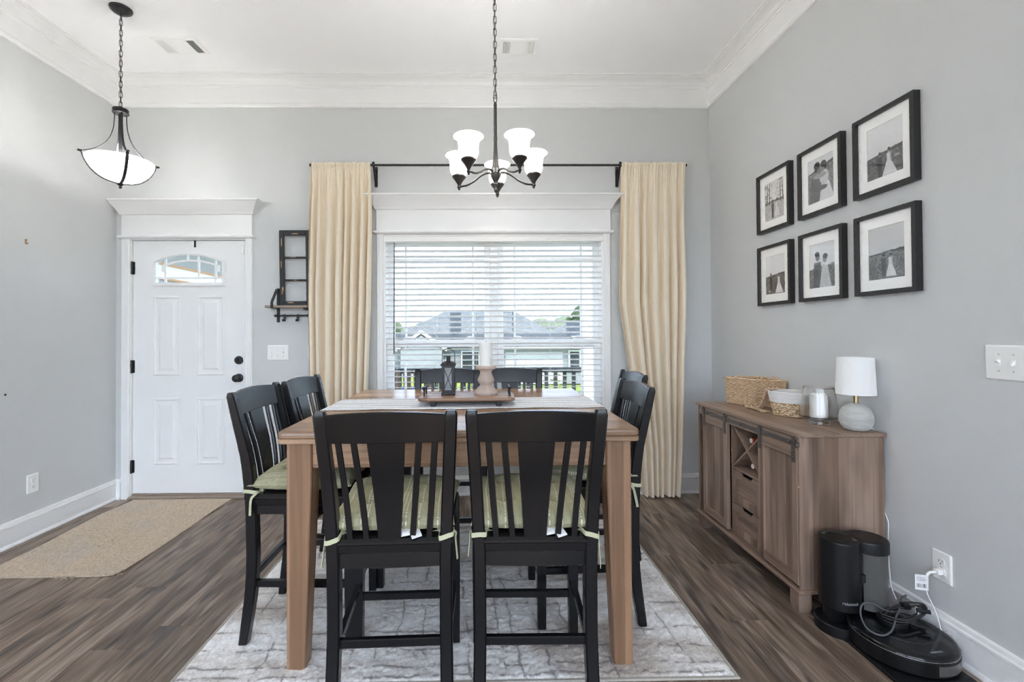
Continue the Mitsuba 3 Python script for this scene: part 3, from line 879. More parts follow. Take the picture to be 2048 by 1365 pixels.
def tie(s, seed):
    """A cloth strip knotted round a rear post, with two tails."""
    r = np.random.default_rng(seed)
    x, yb, th = .184, -.004, .05
    hx, hy = .0245, .030
    yc = yb + th / 2 - .003
    ring = []
    for a in np.linspace(0, 2 * math.pi, 25):
        ca, sa = math.cos(a), math.sin(a)
        k = 1 / max(abs(ca), abs(sa)) * .88 + .12
        ring.append((s * x + hx * ca * min(k, 1.25), yc + hy * sa * min(k, 1.25), .004 + .010 * math.sin(a + seed)))
    out = [strap(ring, [0, 0, 1], .015, .0025)]
    kx, ky = s * (x - .020), yc + .030
    out.append(strap(spline([(s * (x - .035), .045, .036), (s * (x - .030), .038, .022), (kx, ky, .006)], 6), [0, 0, 1], .014, .003))
    out.append(moved(trimesh.creation.icosphere(subdivisions=2, radius=.010), (kx, ky, .004)))
    side = s * (x + .030)
    for q, ln in ((1, r.uniform(.07, .12)), (-1, r.uniform(.05, .11))):
        if q > 0:
            p = [(kx, ky, .004), (side - s * .004, ky - .004, .001), (side, ky - .02, -.02), (side + s * .006, ky - .028 + r.uniform(-.01, .01), -ln)]
        else:
            p = [(kx, ky, .002), (kx - s * .02, ky + .004, -.004), (kx - s * .055, ky - .004, -.010), (kx - s * .085, ky - .02, -.012)]
        out.append(strap(spline(p, 8), [.25, .3, 1] if q < 0 else [.3, 1, 0], .011, .0022))
    return join(out)


TIES = [PLY(tie(s, sd), 'tie_cloth', smooth=40) for s, sd in ((-1, 1), (1, 2), (-1, 3), (1, 4))]
WTAG = PLY(join(strap(spline([(.035, .035, .020), (.038, .012, .012), (.04, .004, .0035)], 6), [1, 0, 0], .075, .0006), strap(spline([(.075, .03, .02), (.085, .006, .010), (.09, -.004, .003)], 6), [1, .2, 0], .034, .0006)), 'tag_white', smooth=40)


def cushion(loc, rz, label, tags=False, v=0):
    k = thing('seat_cushion', label, 'cushion', 'green tie-on seat cushions on the chairs')
    to = place((loc[0], loc[1], (loc[2] if len(loc) > 2 else FLOORZ) + .6225), rz)
    part(k, 'pad', CUSH, None, to=to)
    part(k, 'tuft', TUFT, None, to=to)
    part(k, 'tie', TIES[v], None, to=to, label='pale green cloth tie knotted round the chair post')
    part(k, 'tie', TIES[v + 1], None, to=to, label='pale green cloth tie knotted round the chair post')
    if tags:
        part(k, 'care_label', WTAG, None, to=to, label='white care label')


R90 = math.pi / 2
CHAIRS = [
    ((-.303, 1.500), .030, 'black chair with its back to the viewer, the left one of the two', 'seen through the back of the near left chair', True, 0),
    ((.172, 1.500), -.012, 'black chair with its back to the viewer, the right one of the two', 'seen through the back of the near right chair', True, 2),
    ((-.988, 2.135), -R90, 'black chair left of the table in front of the white door', 'on the chair in front of the white door', False, 0),
    ((-.948, 2.575), -R90 - .04, 'black chair left of the table, farther back beside the left curtain', 'on the farther chair of the left side', False, 2),
    ((.690, 2.215), R90, 'black chair right of the table, the nearer of that side', 'on the nearer chair of the right side', False, 0),
    ((.868, 2.790), R90, 'black chair right of the table, mostly hidden behind the nearer one', 'on the half hidden farther right side chair', False, 2),
    ((-.238, 3.125), 2 * R90, 'black chair at the window side of the table, behind the lantern', 'on the window side chair behind the lantern', False, 0),
    ((.195, 3.125), 2 * R90, 'black chair at the window side of the table, right of the candlestick', 'on the window side chair right of the candlestick', False, 2),
]
for loc, rz, lab, cl, tg, v in CHAIRS:
    loc3 = (*loc, .0125)
    chair(loc3, rz, lab)
    cushion(loc3, rz, 'sage green seat cushion ' + cl, tg, v)

# ------------------------------------------------------------------ tray, lantern, candlestick
tr = thing('serving_tray', 'brown wooden footed tray with black bar handles on the table runner', 'tray')
RT = TZ + .0062           # on the runner
part(tr, 'board', slab(-.322, .168, 2.285, 2.555, [(.010, RT + .024), (.003, RT + .027), (0, RT + .033), (.002, RT + .040), (.007, RT + .043)], .03), 'tray_wood', smooth=35)
for x in (-.245, .085):
    for y in (2.315, 2.505):
        part(tr, 'foot', cbox(x - .013, x + .013, y - .013, y + .013, RT - .0005, RT + .0255, .002), 'black_metal')
for x in (-.298, .144):
    hnd = [tube([(x, y, RT + .042), (x, y, RT + .082)], .0042, 10) for y in (2.37, 2.465)]
    hnd += [tube([(x, 2.352, RT + .084), (x, 2.483, RT + .084)], .0058, 12)] + [moved(trimesh.creation.icosphere(subdivisions=2, radius=.0085), (x, y, RT + .084)) for y in (2.352, 2.483)]
    part(tr, 'handle', join(hnd), 'black_metal', smooth=40, label='black metal bar handle')
TT = RT + .0432
ln = thing('lantern', 'small black metal candle lantern with crossed bars standing on the tray', 'lantern')
lx, ly, hw, hh = -.176, 2.425, .036, .165
part(ln, 'base', cbox(lx - hw, lx + hw, ly - hw, ly + hw, TT, TT + .014, .003), 'black_metal')
for a in (-1, 1):
    for b in (-1, 1):
        part(ln, 'post', cbox(lx + a * (hw - .011) - .006, lx + a * (hw - .011) + .006, ly + b * (hw - .011) - .006, ly + b * (hw - .011) + .006, TT + .012, TT + hh - .012, .001), 'black_metal')
for rz in range(4):
    sd = [cbox(-hw + .004, -hw + .016, -hw + .003, -hw + .006, .012, hh - .010, 0), cbox(hw - .016, hw - .004, -hw + .003, -hw + .006, .012, hh - .010, 0), cbox(-hw + .004, hw - .004, -hw + .003, -hw + .006, .012, .026, 0), cbox(-hw + .004, hw - .004, -hw + .003, -hw + .006, hh - .022, hh - .010, 0)]
    part(ln, 'side_frame', moved(join(sd), (lx, ly, TT), rz=rz * R90), 'black_metal', smooth=False)
    part(ln, 'cross_bar', moved(join(tube([(-.022, -hw + .004, .026), (.022, -hw + .004, hh - .022)], .0014, 6), tube([(.022, -hw + .004, .026), (-.022, -hw + .004, hh - .022)], .0014, 6)), (lx, ly, TT), rz=rz * R90), 'black_metal')
    part(ln, 'panel', moved(cbox(-.024, .024, -hw + .0075, -hw + .009, .022, hh - .018, 0), (lx, ly, TT), rz=rz * R90), 'lantern_panel', label='seeded grey glass panel')
part(ln, 'roof', rects([(lx - w, lx + w, ly - w, ly + w, TT + z) for w, z in ((hw + .002, hh - .012), (hw + .003, hh - .004), (hw - .004, hh + .002), (.016, hh + .010), (.012, hh + .012))]), 'black_metal')
part(ln, 'chimney', join(moved(lathe([(.010, 0), (.010, .022), (.013, .023), (.013, .028), (.002, .030)], 16), (lx, ly, TT + hh + .010)), *[moved(trimesh.creation.icosphere(subdivisions=1, radius=.0022), (lx + .010 * math.cos(a), ly + .010 * math.sin(a), TT + hh + .022)) for a in (-2.4, -1.6, -.8, .6)]), 'black_metal')
part(ln, 'handle', tube(spline([(lx - .033, ly, TT + hh - .004), (lx - .033, ly, TT + hh + .045), (lx - .026, ly, TT + hh + .066), (lx, ly, TT + hh + .078), (lx + .026, ly, TT + hh + .066), (lx + .033, ly, TT + hh + .045), (lx + .033, ly, TT + hh - .004)], 8), .0016, 7), 'black_metal', label='thin wire bail')
cxm, cym = .022, 2.425
CS = [(.060, 0), (.062, .004), (.062, .012), (.056, .020), (.046, .034), (.036, .044), (.032, .050), (.034, .055), (.041, .064), (.0445, .074), (.042, .086), (.035, .100), (.031, .112), (.032, .122), (.038, .130), (.051, .134), (.054, .138), (.054, .146), (.051, .150)]
solo('candlestick', moved(lathe(CS, 40), (cxm, cym, TT)), 'washed_wood', 'turned washed wood candlestick standing on the tray right of the lantern', 'candle holder', smooth=35)
ck = thing('pillar_candle', 'tall ivory pillar candle on the wooden candlestick', 'candle')
part(ck, 'wax', moved(lathe([(.034, 0), (.0355, .002), (.0355, .122), (.034, .125), (.028, .124), (.006, .121)], 36), (cxm, cym, TT + .150)), 'wax', smooth=35)
part(ck, 'wick', tube([(cxm, cym, TT + .269), (cxm + .002, cym, TT + .279)], .0012, 6), 'slot_dark')

# ------------------------------------------------------------------ rug and entry mat
rg_ = thing('area_rug', 'cream shag area rug with broken dark plaid lines under the dining table', 'rug')
RX0, RX1, RY0, RY1 = -1.172, .962, 1.708, 3.235


def rug_mesh():
    nx, ny = 330, 236
    x, y = np.linspace(RX0 + .012, RX1 - .012, nx), np.linspace(RY0 + .012, RY1 - .012, ny)
    X, Y = np.meshgrid(x, y, indexing='xy')
    p = np.stack([X, Y, X * 0], -1)
    hgt = .0105 + .0045 * (meshkit.noise(p * 110) - .5) + .004 * (meshkit.noise(p * 55 + 7) - .5)
    e = np.minimum(np.minimum(X - x[0], x[-1] - X), np.minimum(Y - y[0], y[-1] - Y))
    hgt = np.where(e < .01, hgt * (.45 + .55 * e / .01), hgt)
    v = np.stack([X, Y, hgt], -1).reshape(-1, 3)
    i, j = np.meshgrid(np.arange(ny - 1), np.arange(nx - 1), indexing='ij'); a = (i * nx + j).ravel()
    return mesh(v, np.vstack([np.stack([a, a + 1, a + nx + 1], 1), np.stack([a, a + nx + 1, a + nx], 1)]))


part(rg_, 'pile', rug_mesh(), 'rug_pile', smooth=True)
bd = [cbox(RX0, RX1, RY0, RY0 + .016, 0, .009, .004), cbox(RX0, RX1, RY1 - .016, RY1, 0, .009, .004), cbox(RX0, RX0 + .016, RY0, RY1, 0, .009, .004), cbox(RX1 - .016, RX1, RY0, RY1, 0, .009, .004)]
part(rg_, 'binding', join(bd), 'rug_binding', label='beige bound edge')

em = thing('entry_mat', 'worn beige patterned runner mat with frayed edges before the front door', 'mat')


def mat_mesh():
    nx, ny = 40, 60
    us, vs = np.linspace(0, 1, nx), np.linspace(0, 1, ny)
    up = np.zeros((ny, nx, 3))
    for i, v in enumerate(vs):
        y0 = 2.512 + v * (3.664 - 2.512)
        xl = -2.735 + .012 * math.sin(v * 7) - .02 * v
        xr = -1.978 + .004 * math.sin(v * 5)
        for j, u in enumerate(us):
            x, y, z = xl + (xr - xl) * u, y0, .0062
            if v < .06 and u > .94: y += .020 * (1 - v / .06) * ((u - .94) / .06) ** 2; x -= .015 * (1 - v / .06)
            z += .003 * max(0, math.sin(v * 9 + 1)) * max(0, (u - .85) / .15) + .004 * max(0, .1 - v) * 10 * max(0, (u - .6)) 
            z += .0025 * max(0, math.sin(v * 11)) * max(0, (.15 - u) / .15)
            up[i, j] = (x, y, z)
    dn = up.copy(); dn[..., 2] = 0.0008 * 0 + up[..., 2] - .0058
    v = np.concatenate([up.reshape(-1, 3), dn.reshape(-1, 3)])
    i, j = np.meshgrid(np.arange(ny - 1), np.arange(nx - 1), indexing='ij'); a = (i * nx + j).ravel(); o = nx * ny
    f = [np.stack([a, a + 1, a + nx + 1], 1), np.stack([a, a + nx + 1, a + nx], 1)]
    f += [g[:, ::-1] + o for g in list(f)]
    for row in (np.arange(nx), np.arange(nx) + (ny - 1) * nx, np.arange(ny) * nx, np.arange(ny) * nx + nx - 1):
        b, c = row[:-1], row[1:]
        f += [np.stack([b, c, c + o], 1), np.stack([b, c + o, b + o], 1)]
    return mesh(v, np.vstack(f))


part(em, 'cloth', mat_mesh(), 'entry_mat', smooth=35)
th = []
for x, y, n, dx, dy in ((-2.27, 2.512, 7, .03, -.03), (-2.22, 2.512, 8, .03, -.04), (-1.99, 2.53, 4, .03, -.01), (-2.70, 2.80, 5, -.02, .01), (-2.70, 2.86, 4, -.03, .01)):
    for _ in range(n):
        a = np.array([x + RNG.uniform(-.03, .03), y, .006]); b = a + np.array([dx * RNG.uniform(-.6, 1), dy * RNG.uniform(.3, 1), 0]); b[2] = .0015
        m_ = (a + b) / 2 + np.array([RNG.uniform(-.01, .01), RNG.uniform(-.008, .008), .006])
        th.append(tube(spline([a, m_, b], 5), .0012, 4))
part(em, 'thread', join(th), 'fringe_cloth', kind='stuff')

# ------------------------------------------------------------------ sideboard
SX0, SX1, SY0, SY1, SZ = 1.462, 1.868, 2.100, 3.085, 0.829
sb = thing('sideboard', 'rustic brown wooden sideboard with sliding barn doors and a wine rack against the right wall', 'sideboard')
part(sb, 'top', cbox(SX0 - .010, SX1, SY0 - .012, SY1 + .012, SZ - .018, SZ, .0025), 'side_wood_y')
BX = SX0 + .030            # face of the carcass behind the doors
part(sb, 'side_panel', cbox(SX0 + .003, SX1 - .004, SY0, SY0 + .012, .105, SZ - .018, .001), 'side_wood_z')
part(sb, 'side_panel', cbox(SX0 + .003, SX1 - .004, SY1 - .016, SY1, .105, SZ - .018, .001), 'side_wood_z')
part(sb, 'back_panel', cbox(SX1 - .010, SX1 - .004, SY0 + .016, SY1 - .016, .105, SZ - .018, 0), 'side_wood_z')
part(sb, 'fascia', cbox(SX0 + .004, SX0 + .022, SY0 + .012, SY1 - .016, SZ - .075, SZ - .018, .001), 'side_wood_y')
part(sb, 'bottom_panel', cbox(BX, SX1 - .010, SY0 + .016, SY1 - .016, .108, .126, 0), 'side_wood_y')
part(sb, 'plinth', cbox(SX0 - .012, SX1 - .002, SY0 - .010, SY1 + .010, .090, .108, .003), 'side_wood_y')
for x0, x1 in ((SX0 - .004, SX0 + .056), (SX1 - .07, SX1 - .01)):
    for y0 in (SY0 + .004, SY1 - .064):
        part(sb, 'foot', loft([[(x0 + o, y0 + o, z), (x1 - o, y0 + o, z), (x1 - o, y0 + .060 - o, z), (x0 + o, y0 + .060 - o, z)] for o, z in ((.004, 0), (0, .02), (0, .091))]), 'side_wood_z')
B0, B1 = 2.412, 2.700      # the middle bay
for y in (B0 - .016, B1):
    part(sb, 'divider', cbox(BX - .006, SX1 - .010, y, y + .016, .126, SZ - .018, .001), 'side_wood_z')
part(sb, 'shelf', cbox(BX - .008, SX1 - .010, B0, B1, .495, .510, .001), 'side_wood_y')
part(sb, 'rail_board', cbox(BX - .008, BX + .010, B0, B1, .300, .312, .001), 'side_wood_y')
zt, zb = .752, .510
for a, b in (((B0 + .004, zt), (B1 - .004, zb)), ((B0 + .004, zb), (B1 - .004, zt))):
    part(sb, 'cross_slat', strap([(BX + .10, a[0], a[1]), (BX + .10, b[0], b[1])], [1, 0, 0], .21, .010), 'side_wood_y')
part(sb, 'screw_cap', join(moved(lathe([(.005, 0), (.004, .002), (0, .0025)], 10), (BX - .007, B1 + .008, .60), ry=-R90), moved(lathe([(.005, 0), (.004, .002), (0, .0025)], 10), (SX0 + .0035, SY0 + .006, .58), ry=-R90)), 'bead_wood')


def drawer(z0, z1):
    d = part(sb, 'drawer', join(cbox(BX - .004, BX + .010, B0 + .003, B1 - .003, z0, z1 - .022, .001),), 'side_wood_y')
    yc = (B0 + B1) / 2
    cut = sbox(B0 + .003, z1 - .05, B1 - .003, z1).difference(Polygon([(yc - .066, z1 + .01), (yc - .052, z1 - .006), (yc - .036, z1 - .026), (yc + .036, z1 - .026), (yc + .052, z1 - .006), (yc + .066, z1 + .01)]).buffer(.004))
    part(d, 'top_rail', yz(cut, BX - .014, BX + .002), 'side_wood_y', smooth=False)
    fr_ = sbox(B0 + .003, z0, B1 - .003, z1 - .046).difference(sbox(B0 + .040, z0 + .036, B1 - .040, z1 - .05 + .01))
    part(d, 'frame', yz(fr_, BX - .014, BX - .003), 'side_wood_z', smooth=False)
    part(d, 'recess', cbox(BX + .03, BX + .034, yc - .08, yc + .08, z1 - .06, z1, 0), 'slot_dark')


drawer(.314, .493)
drawer(.130, .298)


def barn_door(y0, y1):
    z0, z1 = .122, .757
    d = part(sb, 'door', cbox(SX0 + .012, SX0 + .020, y0 + .02, y1 - .02, z0 + .02, z1 - .02, 0), 'side_wood_z')
    st = .040
    for a, b in ((y0, y0 + st), (y1 - st, y1)):
        part(d, 'stile', cbox(SX0, SX0 + .021, a, b, z0, z1, .0012), 'side_wood_z')
    for a, b in ((z0, z0 + .045), (z1 - .045, z1)):
        part(d, 'rail', cbox(SX0 + .0005, SX0 + .021, y0 + st, y1 - st, a, b, .0012), 'side_wood_y')
    for y in (y0 + .018, y1 - .018):
        hg = [yz(sbox(y - .010, .690, y + .010, .800).union(Polygon([(y + .010 * math.cos(t), .800 + .012 * math.sin(t)) for t in np.linspace(0, 2 * math.pi, 24)][:-1])), SX0 - .005, SX0 - .001),
              moved(lathe([(.004, 0), (.016, 0), (.017, .003), (.014, .005), (.014, .009), (.017, .011), (.016, .013), (.004, .013)], 18), (SX0 - .001, y, .804), ry=R90)]
        hg += [moved(lathe([(.0042, 0), (.0042, .002), (.002, .004)], 8), (SX0 - .005, y, z), ry=-R90) for z in (.712, .742, .803)]
        part(d, 'hanger', join(hg), 'track_metal', smooth=40, label='dark metal roller strap')


barn_door(2.113, 2.412)
barn_door(2.722, 3.020)
part(sb, 'track', join(cbox(SX0 + .000, SX0 + .005, SY0 - .004, SY1 - .05, .766, .788, .001), *[moved(lathe([(.006, 0), (.006, .006), (.003, .008)], 10), (SX0, y, .777), ry=-R90) for y in (2.16, 2.57, 2.955)], cbox(SX0 - .012, SX0 + .0, SY0 - .006, SY0 + .006, .770, .784, .002)), 'track_metal', label='dark metal sliding track')

for z, zc, lab in ((.655, .655, 'wine bottle with a red cap lying in the upper quarter of the sideboard rack'), (.548, .548, 'wine bottle with a red cap lying in the lower quarter of the sideboard rack')):
    k = thing('wine_bottle', lab, 'bottle', 'bottles in the wine rack')
    BXB = 1.806
    yb_, zz = (2.552, .690) if z > .6 else (2.540, .549)
    prof = [(.002, 0), (.034, 0), (.0365, .004), (.0365, .155), (.030, .185), (.016, .205), (.0145, .215)]
    part(k, 'body', moved(lathe(prof, 24), (BXB, yb_, zz), ry=-R90), 'bottle_dark', smooth=40)
    part(k, 'capsule', moved(lathe([(.0150, .205), (.0155, .21), (.0150, .285), (.0165, .287), (.0165, .294), (.014, .296)], 20), (BXB, yb_, zz), ry=-R90), 'red_cap', smooth=40, label='red foil capsule')
    part(k, 'cap_disc', moved(lathe([(.0135, .2955), (.0135, .2972), (.0, .2974)], 20), (BXB, yb_, zz), ry=-R90), 'cap_white', label='pale round cap end')

# ------------------------------------------------------------------ things on the sideboard
ZS = SZ
bk = thing('wicker_basket', 'open rectangular woven wicker basket at the far end of the sideboard', 'basket')
LB, NB, RB, BB = np.array([1.622, 3.035]), np.array([1.702, 2.852]), np.array([1.862, 2.765]), np.array([1.860, 3.050])


def basket_path(n=34, grow=0.0, k=0.0):
    c = (LB + NB + RB + BB) / 4
    out = []
    for a, b in ((LB, NB), (NB, RB), (RB, BB), (BB, LB)):
        for t in np.linspace(0, 1, n, endpoint=False):
            out.append(a + (b - a) * t)
    out = np.array(out)
    # rounded corners
    for _ in range(3):
        out = (np.roll(out, 1, 0) + out * 2 + np.roll(out, -1, 0)) / 4
    return c + (out - c) * (1 + grow)


rows = []
path = basket_path()
N = len(path)
tan = np.roll(path, -1, 0) - np.roll(path, 1, 0)
nrm = np.stack([tan[:, 1], -tan[:, 0]], 1); nrm /= np.linalg.norm(nrm, axis=1, keepdims=True)
for r in range(19):
    z = ZS + .007 + r * .0084
    g = 1 + .05 * (r / 19)
    cc = path.mean(0)
    q = cc + (path - cc) * (.94 + .06 * r / 19)
    w = .0035 * np.sin(np.arange(N) * 2 * math.pi * 22 / N + (r % 2) * math.pi)
    q = q + nrm * w[:, None]
    zz = z + .0022 * np.sin(np.arange(N) * 2 * math.pi * 44 / N + r * 1.7) + .0008 * RNG.standard_normal(N)
    rows.append(tube(np.column_stack([q, zz]), .0046 + .0006 * math.sin(r * 2.1), 6, closed=True))
part(bk, 'weave', join(rows), 'wicker', smooth=True, kind='stuff')
stk = []
for i in range(0, N, max(1, N // 22)):
    cc = path.mean(0); a = cc + (path[i] - cc) * .94; b = cc + (path[i] - cc) * 1.0
    stk.append(tube([(*a, ZS + .002), (*b, ZS + .166)], .0036, 6))
part(bk, 'stakes', join(stk), 'wicker', smooth=True, kind='stuff')
rim = []
for k in range(2):
    t = np.arange(N * 2) / (N * 2)
    pp = np.column_stack([np.interp(t, np.append(np.arange(N) / N, 1), np.append(path[:, i], path[0, i])) for i in (0, 1)])
    nn = np.column_stack([np.interp(t, np.append(np.arange(N) / N, 1), np.append(nrm[:, i], nrm[0, i])) for i in (0, 1)])
    ang = t * 2 * math.pi * 26 + k * math.pi
    rim.append(tube(np.column_stack([pp + nn * (.005 * np.cos(ang))[:, None], ZS + .168 + .004 * np.sin(ang)]), .0052, 6, closed=True))
part(bk, 'rim', join(rim), 'wicker', smooth=True)
part(bk, 'bottom', mesh(np.column_stack([path.mean(0) + (path - path.mean(0)) * .95, np.full(N, ZS + .003)]).tolist() + [[*path.mean(0), ZS + .003]], [[N, i, (i + 1) % N] for i in range(N)]), 'wicker', smooth=False)
knots = [moved(tube(spline([(-.010, 0, 0), (-.006, .004, .012), (.004, -.003, .014), (.010, 0, .004), (.004, .003, -.004), (-.006, 0, .002)], 5), .0045, 6), (x, y, ZS + .174), rz=a) for x, y, a in ((1.66, 2.955, .3), (1.745, 2.83, 1.2), (1.855, 2.88, 2.0))]
part(bk, 'handle_knot', join(knots), 'wicker', smooth=True)

ob = thing('rope_basket', 'oval coiled basket, white above and natural below, between wicker basket and glass vase', 'basket')
OC, OA, OB_, OR = (1.757, 2.538), .126, .088, -.72


def coil(z0, z1, n, s0, s1, mname, nm, lab):
    out = []
    t = np.arange(64) * 2 * math.pi / 64
    for i in range(n):
        f = (i + .5) / n
        s = s0 + (s1 - s0) * f
        out.append(moved(tube(np.column_stack([OA * s * np.cos(t), OB_ * s * np.sin(t), np.full(64, z0 + (z1 - z0) * f) + .001 * np.sin(3 * t + i)]), (z1 - z0) / n * .62, 7, closed=True), (*OC, ZS), rz=OR))
    part(ob, nm, join(out), mname, smooth=True, label=lab)


coil(.002, .076, 11, .84, .97, 'seagrass', 'lower_coils', 'natural seagrass lower half')
coil(.076, .136, 9, .97, 1.06, 'rope_white', 'upper_coils', 'white rope upper half')
t64 = np.arange(64) * 2 * math.pi / 64
part(ob, 'bottom', moved(mesh(np.column_stack([OA * .84 * np.cos(t64), OB_ * .84 * np.sin(t64), np.full(64, .006)]).tolist() + [[0, 0, .006]], [[64, i, (i + 1) % 64] for i in range(64)]), (*OC, ZS), rz=OR), 'seagrass', smooth=False)

gl = thing('bead_garland', 'wooden bead garland with a jute tassel draped over the baskets', 'garland')
gp_ = spline([(1.672, 2.612, ZS + .143), (1.662, 2.628, ZS + .141), (1.664, 2.660, ZS + .115), (1.672, 2.695, ZS + .075), (1.682, 2.735, ZS + .035), (1.690, 2.772, ZS + .012), (1.668, 2.798, ZS + .009), (1.648, 2.810, ZS + .009)], 30)
sl = np.concatenate([[0], np.cumsum(np.linalg.norm(np.diff(gp_, axis=0), axis=1))])
at = np.arange(0, sl[-1], .0172)
BEAD = trimesh.creation.icosphere(subdivisions=2, radius=.0088)
BEADP = PLY(BEAD, 'bead_wood', smooth=True)
for a in at:
    p = [float(np.interp(a, sl, gp_[:, i])) for i in range(3)]
    part(gl, 'bead', BEADP, None, to=T().translate(p))
gp2 = spline([(1.690, 2.600, ZS + .146), (1.678, 2.628, ZS + .138), (1.682, 2.668, ZS + .100), (1.690, 2.712, ZS + .055), (1.700, 2.750, ZS + .020), (1.704, 2.778, ZS + .010)], 20)
sl2 = np.concatenate([[0], np.cumsum(np.linalg.norm(np.diff(gp2, axis=0), axis=1))])
for a in np.arange(0, sl2[-1], .0172):
    p = [float(np.interp(a, sl2, gp2[:, i])) for i in range(3)]
    part(gl, 'bead', BEADP, None, to=T().translate(p))
ts = []
hd = np.array([1.638, 2.812, ZS + .010])
for i in range(60):
    e = hd + np.array([.014 + RNG.uniform(-.004, .01), -.165 + RNG.uniform(-.01, .02), 0]) + np.array([RNG.uniform(-.022, .022), RNG.uniform(-.012, .012), 0])
    e[2] = ZS + .0022 + RNG.uniform(0, .006)
    m_ = (hd * .5 + e * .5) + np.array([RNG.uniform(-.006, .006), 0, RNG.uniform(0, .006)])
    ts.append(tube(spline([hd, m_, e], 4), .0013, 4))
part(gl, 'tassel', join(ts), 'jute', smooth=False, kind='stuff', label='jute tassel')
part(gl, 'tassel_knot', moved(lathe([(.004, -.012), (.009, -.008), (.009, .006), (.006, .014)], 12), tuple(hd), rx=R90, rz=.1), 'jute', smooth=True)

VC = (1.722, 2.318)
hv = thing('hurricane_vase', 'clear flared glass hurricane vase with a thick foot beside the table lamp', 'vase')
outer = [(.050, 0), (.052, .003), (.049, .018), (.046, .022), (.060, .026), (.086, .030), (.0935, .038), (.0945, .050), (.090, .085), (.074, .180), (.0735, .186)]
inner = [(.0715, .188), (.0705, .184), (.0715, .178), (.0870, .084), (.0912, .050), (.0900, .041), (.084, .0345), (.058, .031), (0, .030)]
part(hv, 'body', moved(lathe(outer + inner, 56, .91, .91), (*VC, ZS)), 'thick_glass', smooth=40)
vc = thing('vase_candle', 'white pillar candle inside the glass hurricane vase', 'candle')
part(vc, 'wax', moved(lathe([(.042, 0), (.0435, .002), (.0435, .118), (.041, .121), (.034, .119), (.005, .117)], 36, .9, .9), (*VC, ZS + .0315)), 'wax', smooth=35)
part(vc, 'wick', tube([(*VC, ZS + .147), (VC[0] + .002, VC[1], ZS + .156)], .0011, 6), 'slot_dark')

lp = thing('table_lamp', 'small table lamp with a white drum shade and round grey stone base on the sideboard', 'lamp')
LX, LY = 1.784, 2.160
part(lp, 'base', moved(lathe([(.030, 0), (.046, .001), (.060, .006), (.074, .020), (.083, .040), (.0855, .058), (.082, .080), (.070, .102), (.052, .118), (.030, .128), (.012, .131)], 48, .80, .74), (LX, LY, ZS), rz=-.65), 'stone', smooth=True)
part(lp, 'neck', moved(lathe([(.0125, .128), (.0125, .133), (.0105, .134), (.0105, .160), (.012, .161), (.012, .182), (.004, .186)], 24), (LX, LY, ZS)), 'gold_metal', smooth=35, label='brass neck')
sh = [(.0780, .172), (.0788, .172), (.0722, .348), (.0714, .348), (.0710, .345), (.0772, .175)]
part(lp, 'lamp_shade', moved(loft([[(r * math.cos(a), .95 * r * math.sin(a), z) for a in np.arange(56) * 2 * math.pi / 56] for r, z in sh + [sh[0]]], caps=False), (LX, LY, ZS), rz=-.65), 'linen_white', smooth=40, label='white fabric drum shade')
part(lp, 'cord', tube(spline([(LX + .04, LY + .01, ZS + .006), (1.855, 2.165, ZS + .004), (1.8700, 2.162, ZS - .004), (1.8705, 2.16, .70), (1.8705, 2.125, .50), (1.867, 2.088, .425), (1.862, 2.082, .38), (1.866, 2.090, .30), (1.846, 2.062, .22), (1.826, 2.030, .155), (1.806, 1.985, .128)], 12), .0023, 8), 'cord_white')

# ------------------------------------------------------------------ robot vacuum and dock
dk = thing('vacuum_dock', 'black twin-cylinder charging and emptying dock on the floor beside the sideboard', 'vacuum dock')
DA, DB = (1.563, 1.995), (1.682, 1.990)
pc = [trimesh.path.polygons.Polygon([(c[0] + r * math.cos(t), c[1] + r * math.sin(t)) for t in np.linspace(0, 2 * math.pi, 49)[:-1]]) for c, r in ((DA, .076), (DB, .078))]
body2d = unary_union([pc[0], pc[1], sbox(DA[0], DA[1] - .055, DB[0], DA[1] + .08)])


def prism(poly, levels):
    """Stack of buffered outlines: (buffer, z)."""
    secs = []
    for b, z in levels:
        g = poly.buffer(b)
        ext = np.array(g.exterior.coords)[:-1]
        if Polygon(ext).exterior.is_ccw is False: ext = ext[::-1]
        c = np.array(poly.centroid.coords[0])
        s = np.linspace(0, 1, 97)[:-1]
        ls = g.exterior if g.exterior.is_ccw else Polygon(ext).exterior
        start = ls.project(__import__('shapely').geometry.Point(c[0] + 5, c[1]))
        pts = [ls.interpolate((start + q * ls.length) % ls.length) for q in s]
        secs.append([(p.x, p.y, z) for p in pts])
    return loft(secs)


part(dk, 'tower', prism(pc[0], [(-.006, .104), (-.001, .108), (0, .114), (0, .388), (-.002, .395), (-.008, .399)]), 'black_plastic', smooth=35)
part(dk, 'tower_back', prism(sbox(DA[0] - .02, DA[1] - .03, DB[0] + .02, DA[1] + .08), [(0, .012), (0, .386)]), 'black_plastic', smooth=35)
part(dk, 'dust_canister', prism(pc[1].buffer(-.006), [(-.004, .108), (0, .112), (0, .352)]), 'grey_plastic', smooth=35, label='smoky grey dust canister')
part(dk, 'canister_lid', prism(pc[1], [(0, .350), (0, .392), (-.004, .399), (-.010, .401)]), 'black_plastic', smooth=35)
part(dk, 'lid_ring', join(moved(tube(np.column_stack([.055 * np.cos(t64), .055 * np.sin(t64), 0 * t64]), .0016, 5, closed=True), (*DB, .401)), moved(tube(np.column_stack([.047 * np.cos(t64), .047 * np.sin(t64), 0 * t64]), .0016, 5, closed=True), (*DA, .399))), 'black_gloss', smooth=True)
part(dk, 'vent', join([moved(cbox(-.0009, .0009, .049, .063, 0, .0018, 0), (*DA, .3985), rz=a) for a in np.linspace(-2.4, .9, 34)]), 'grey_plastic', smooth=False)
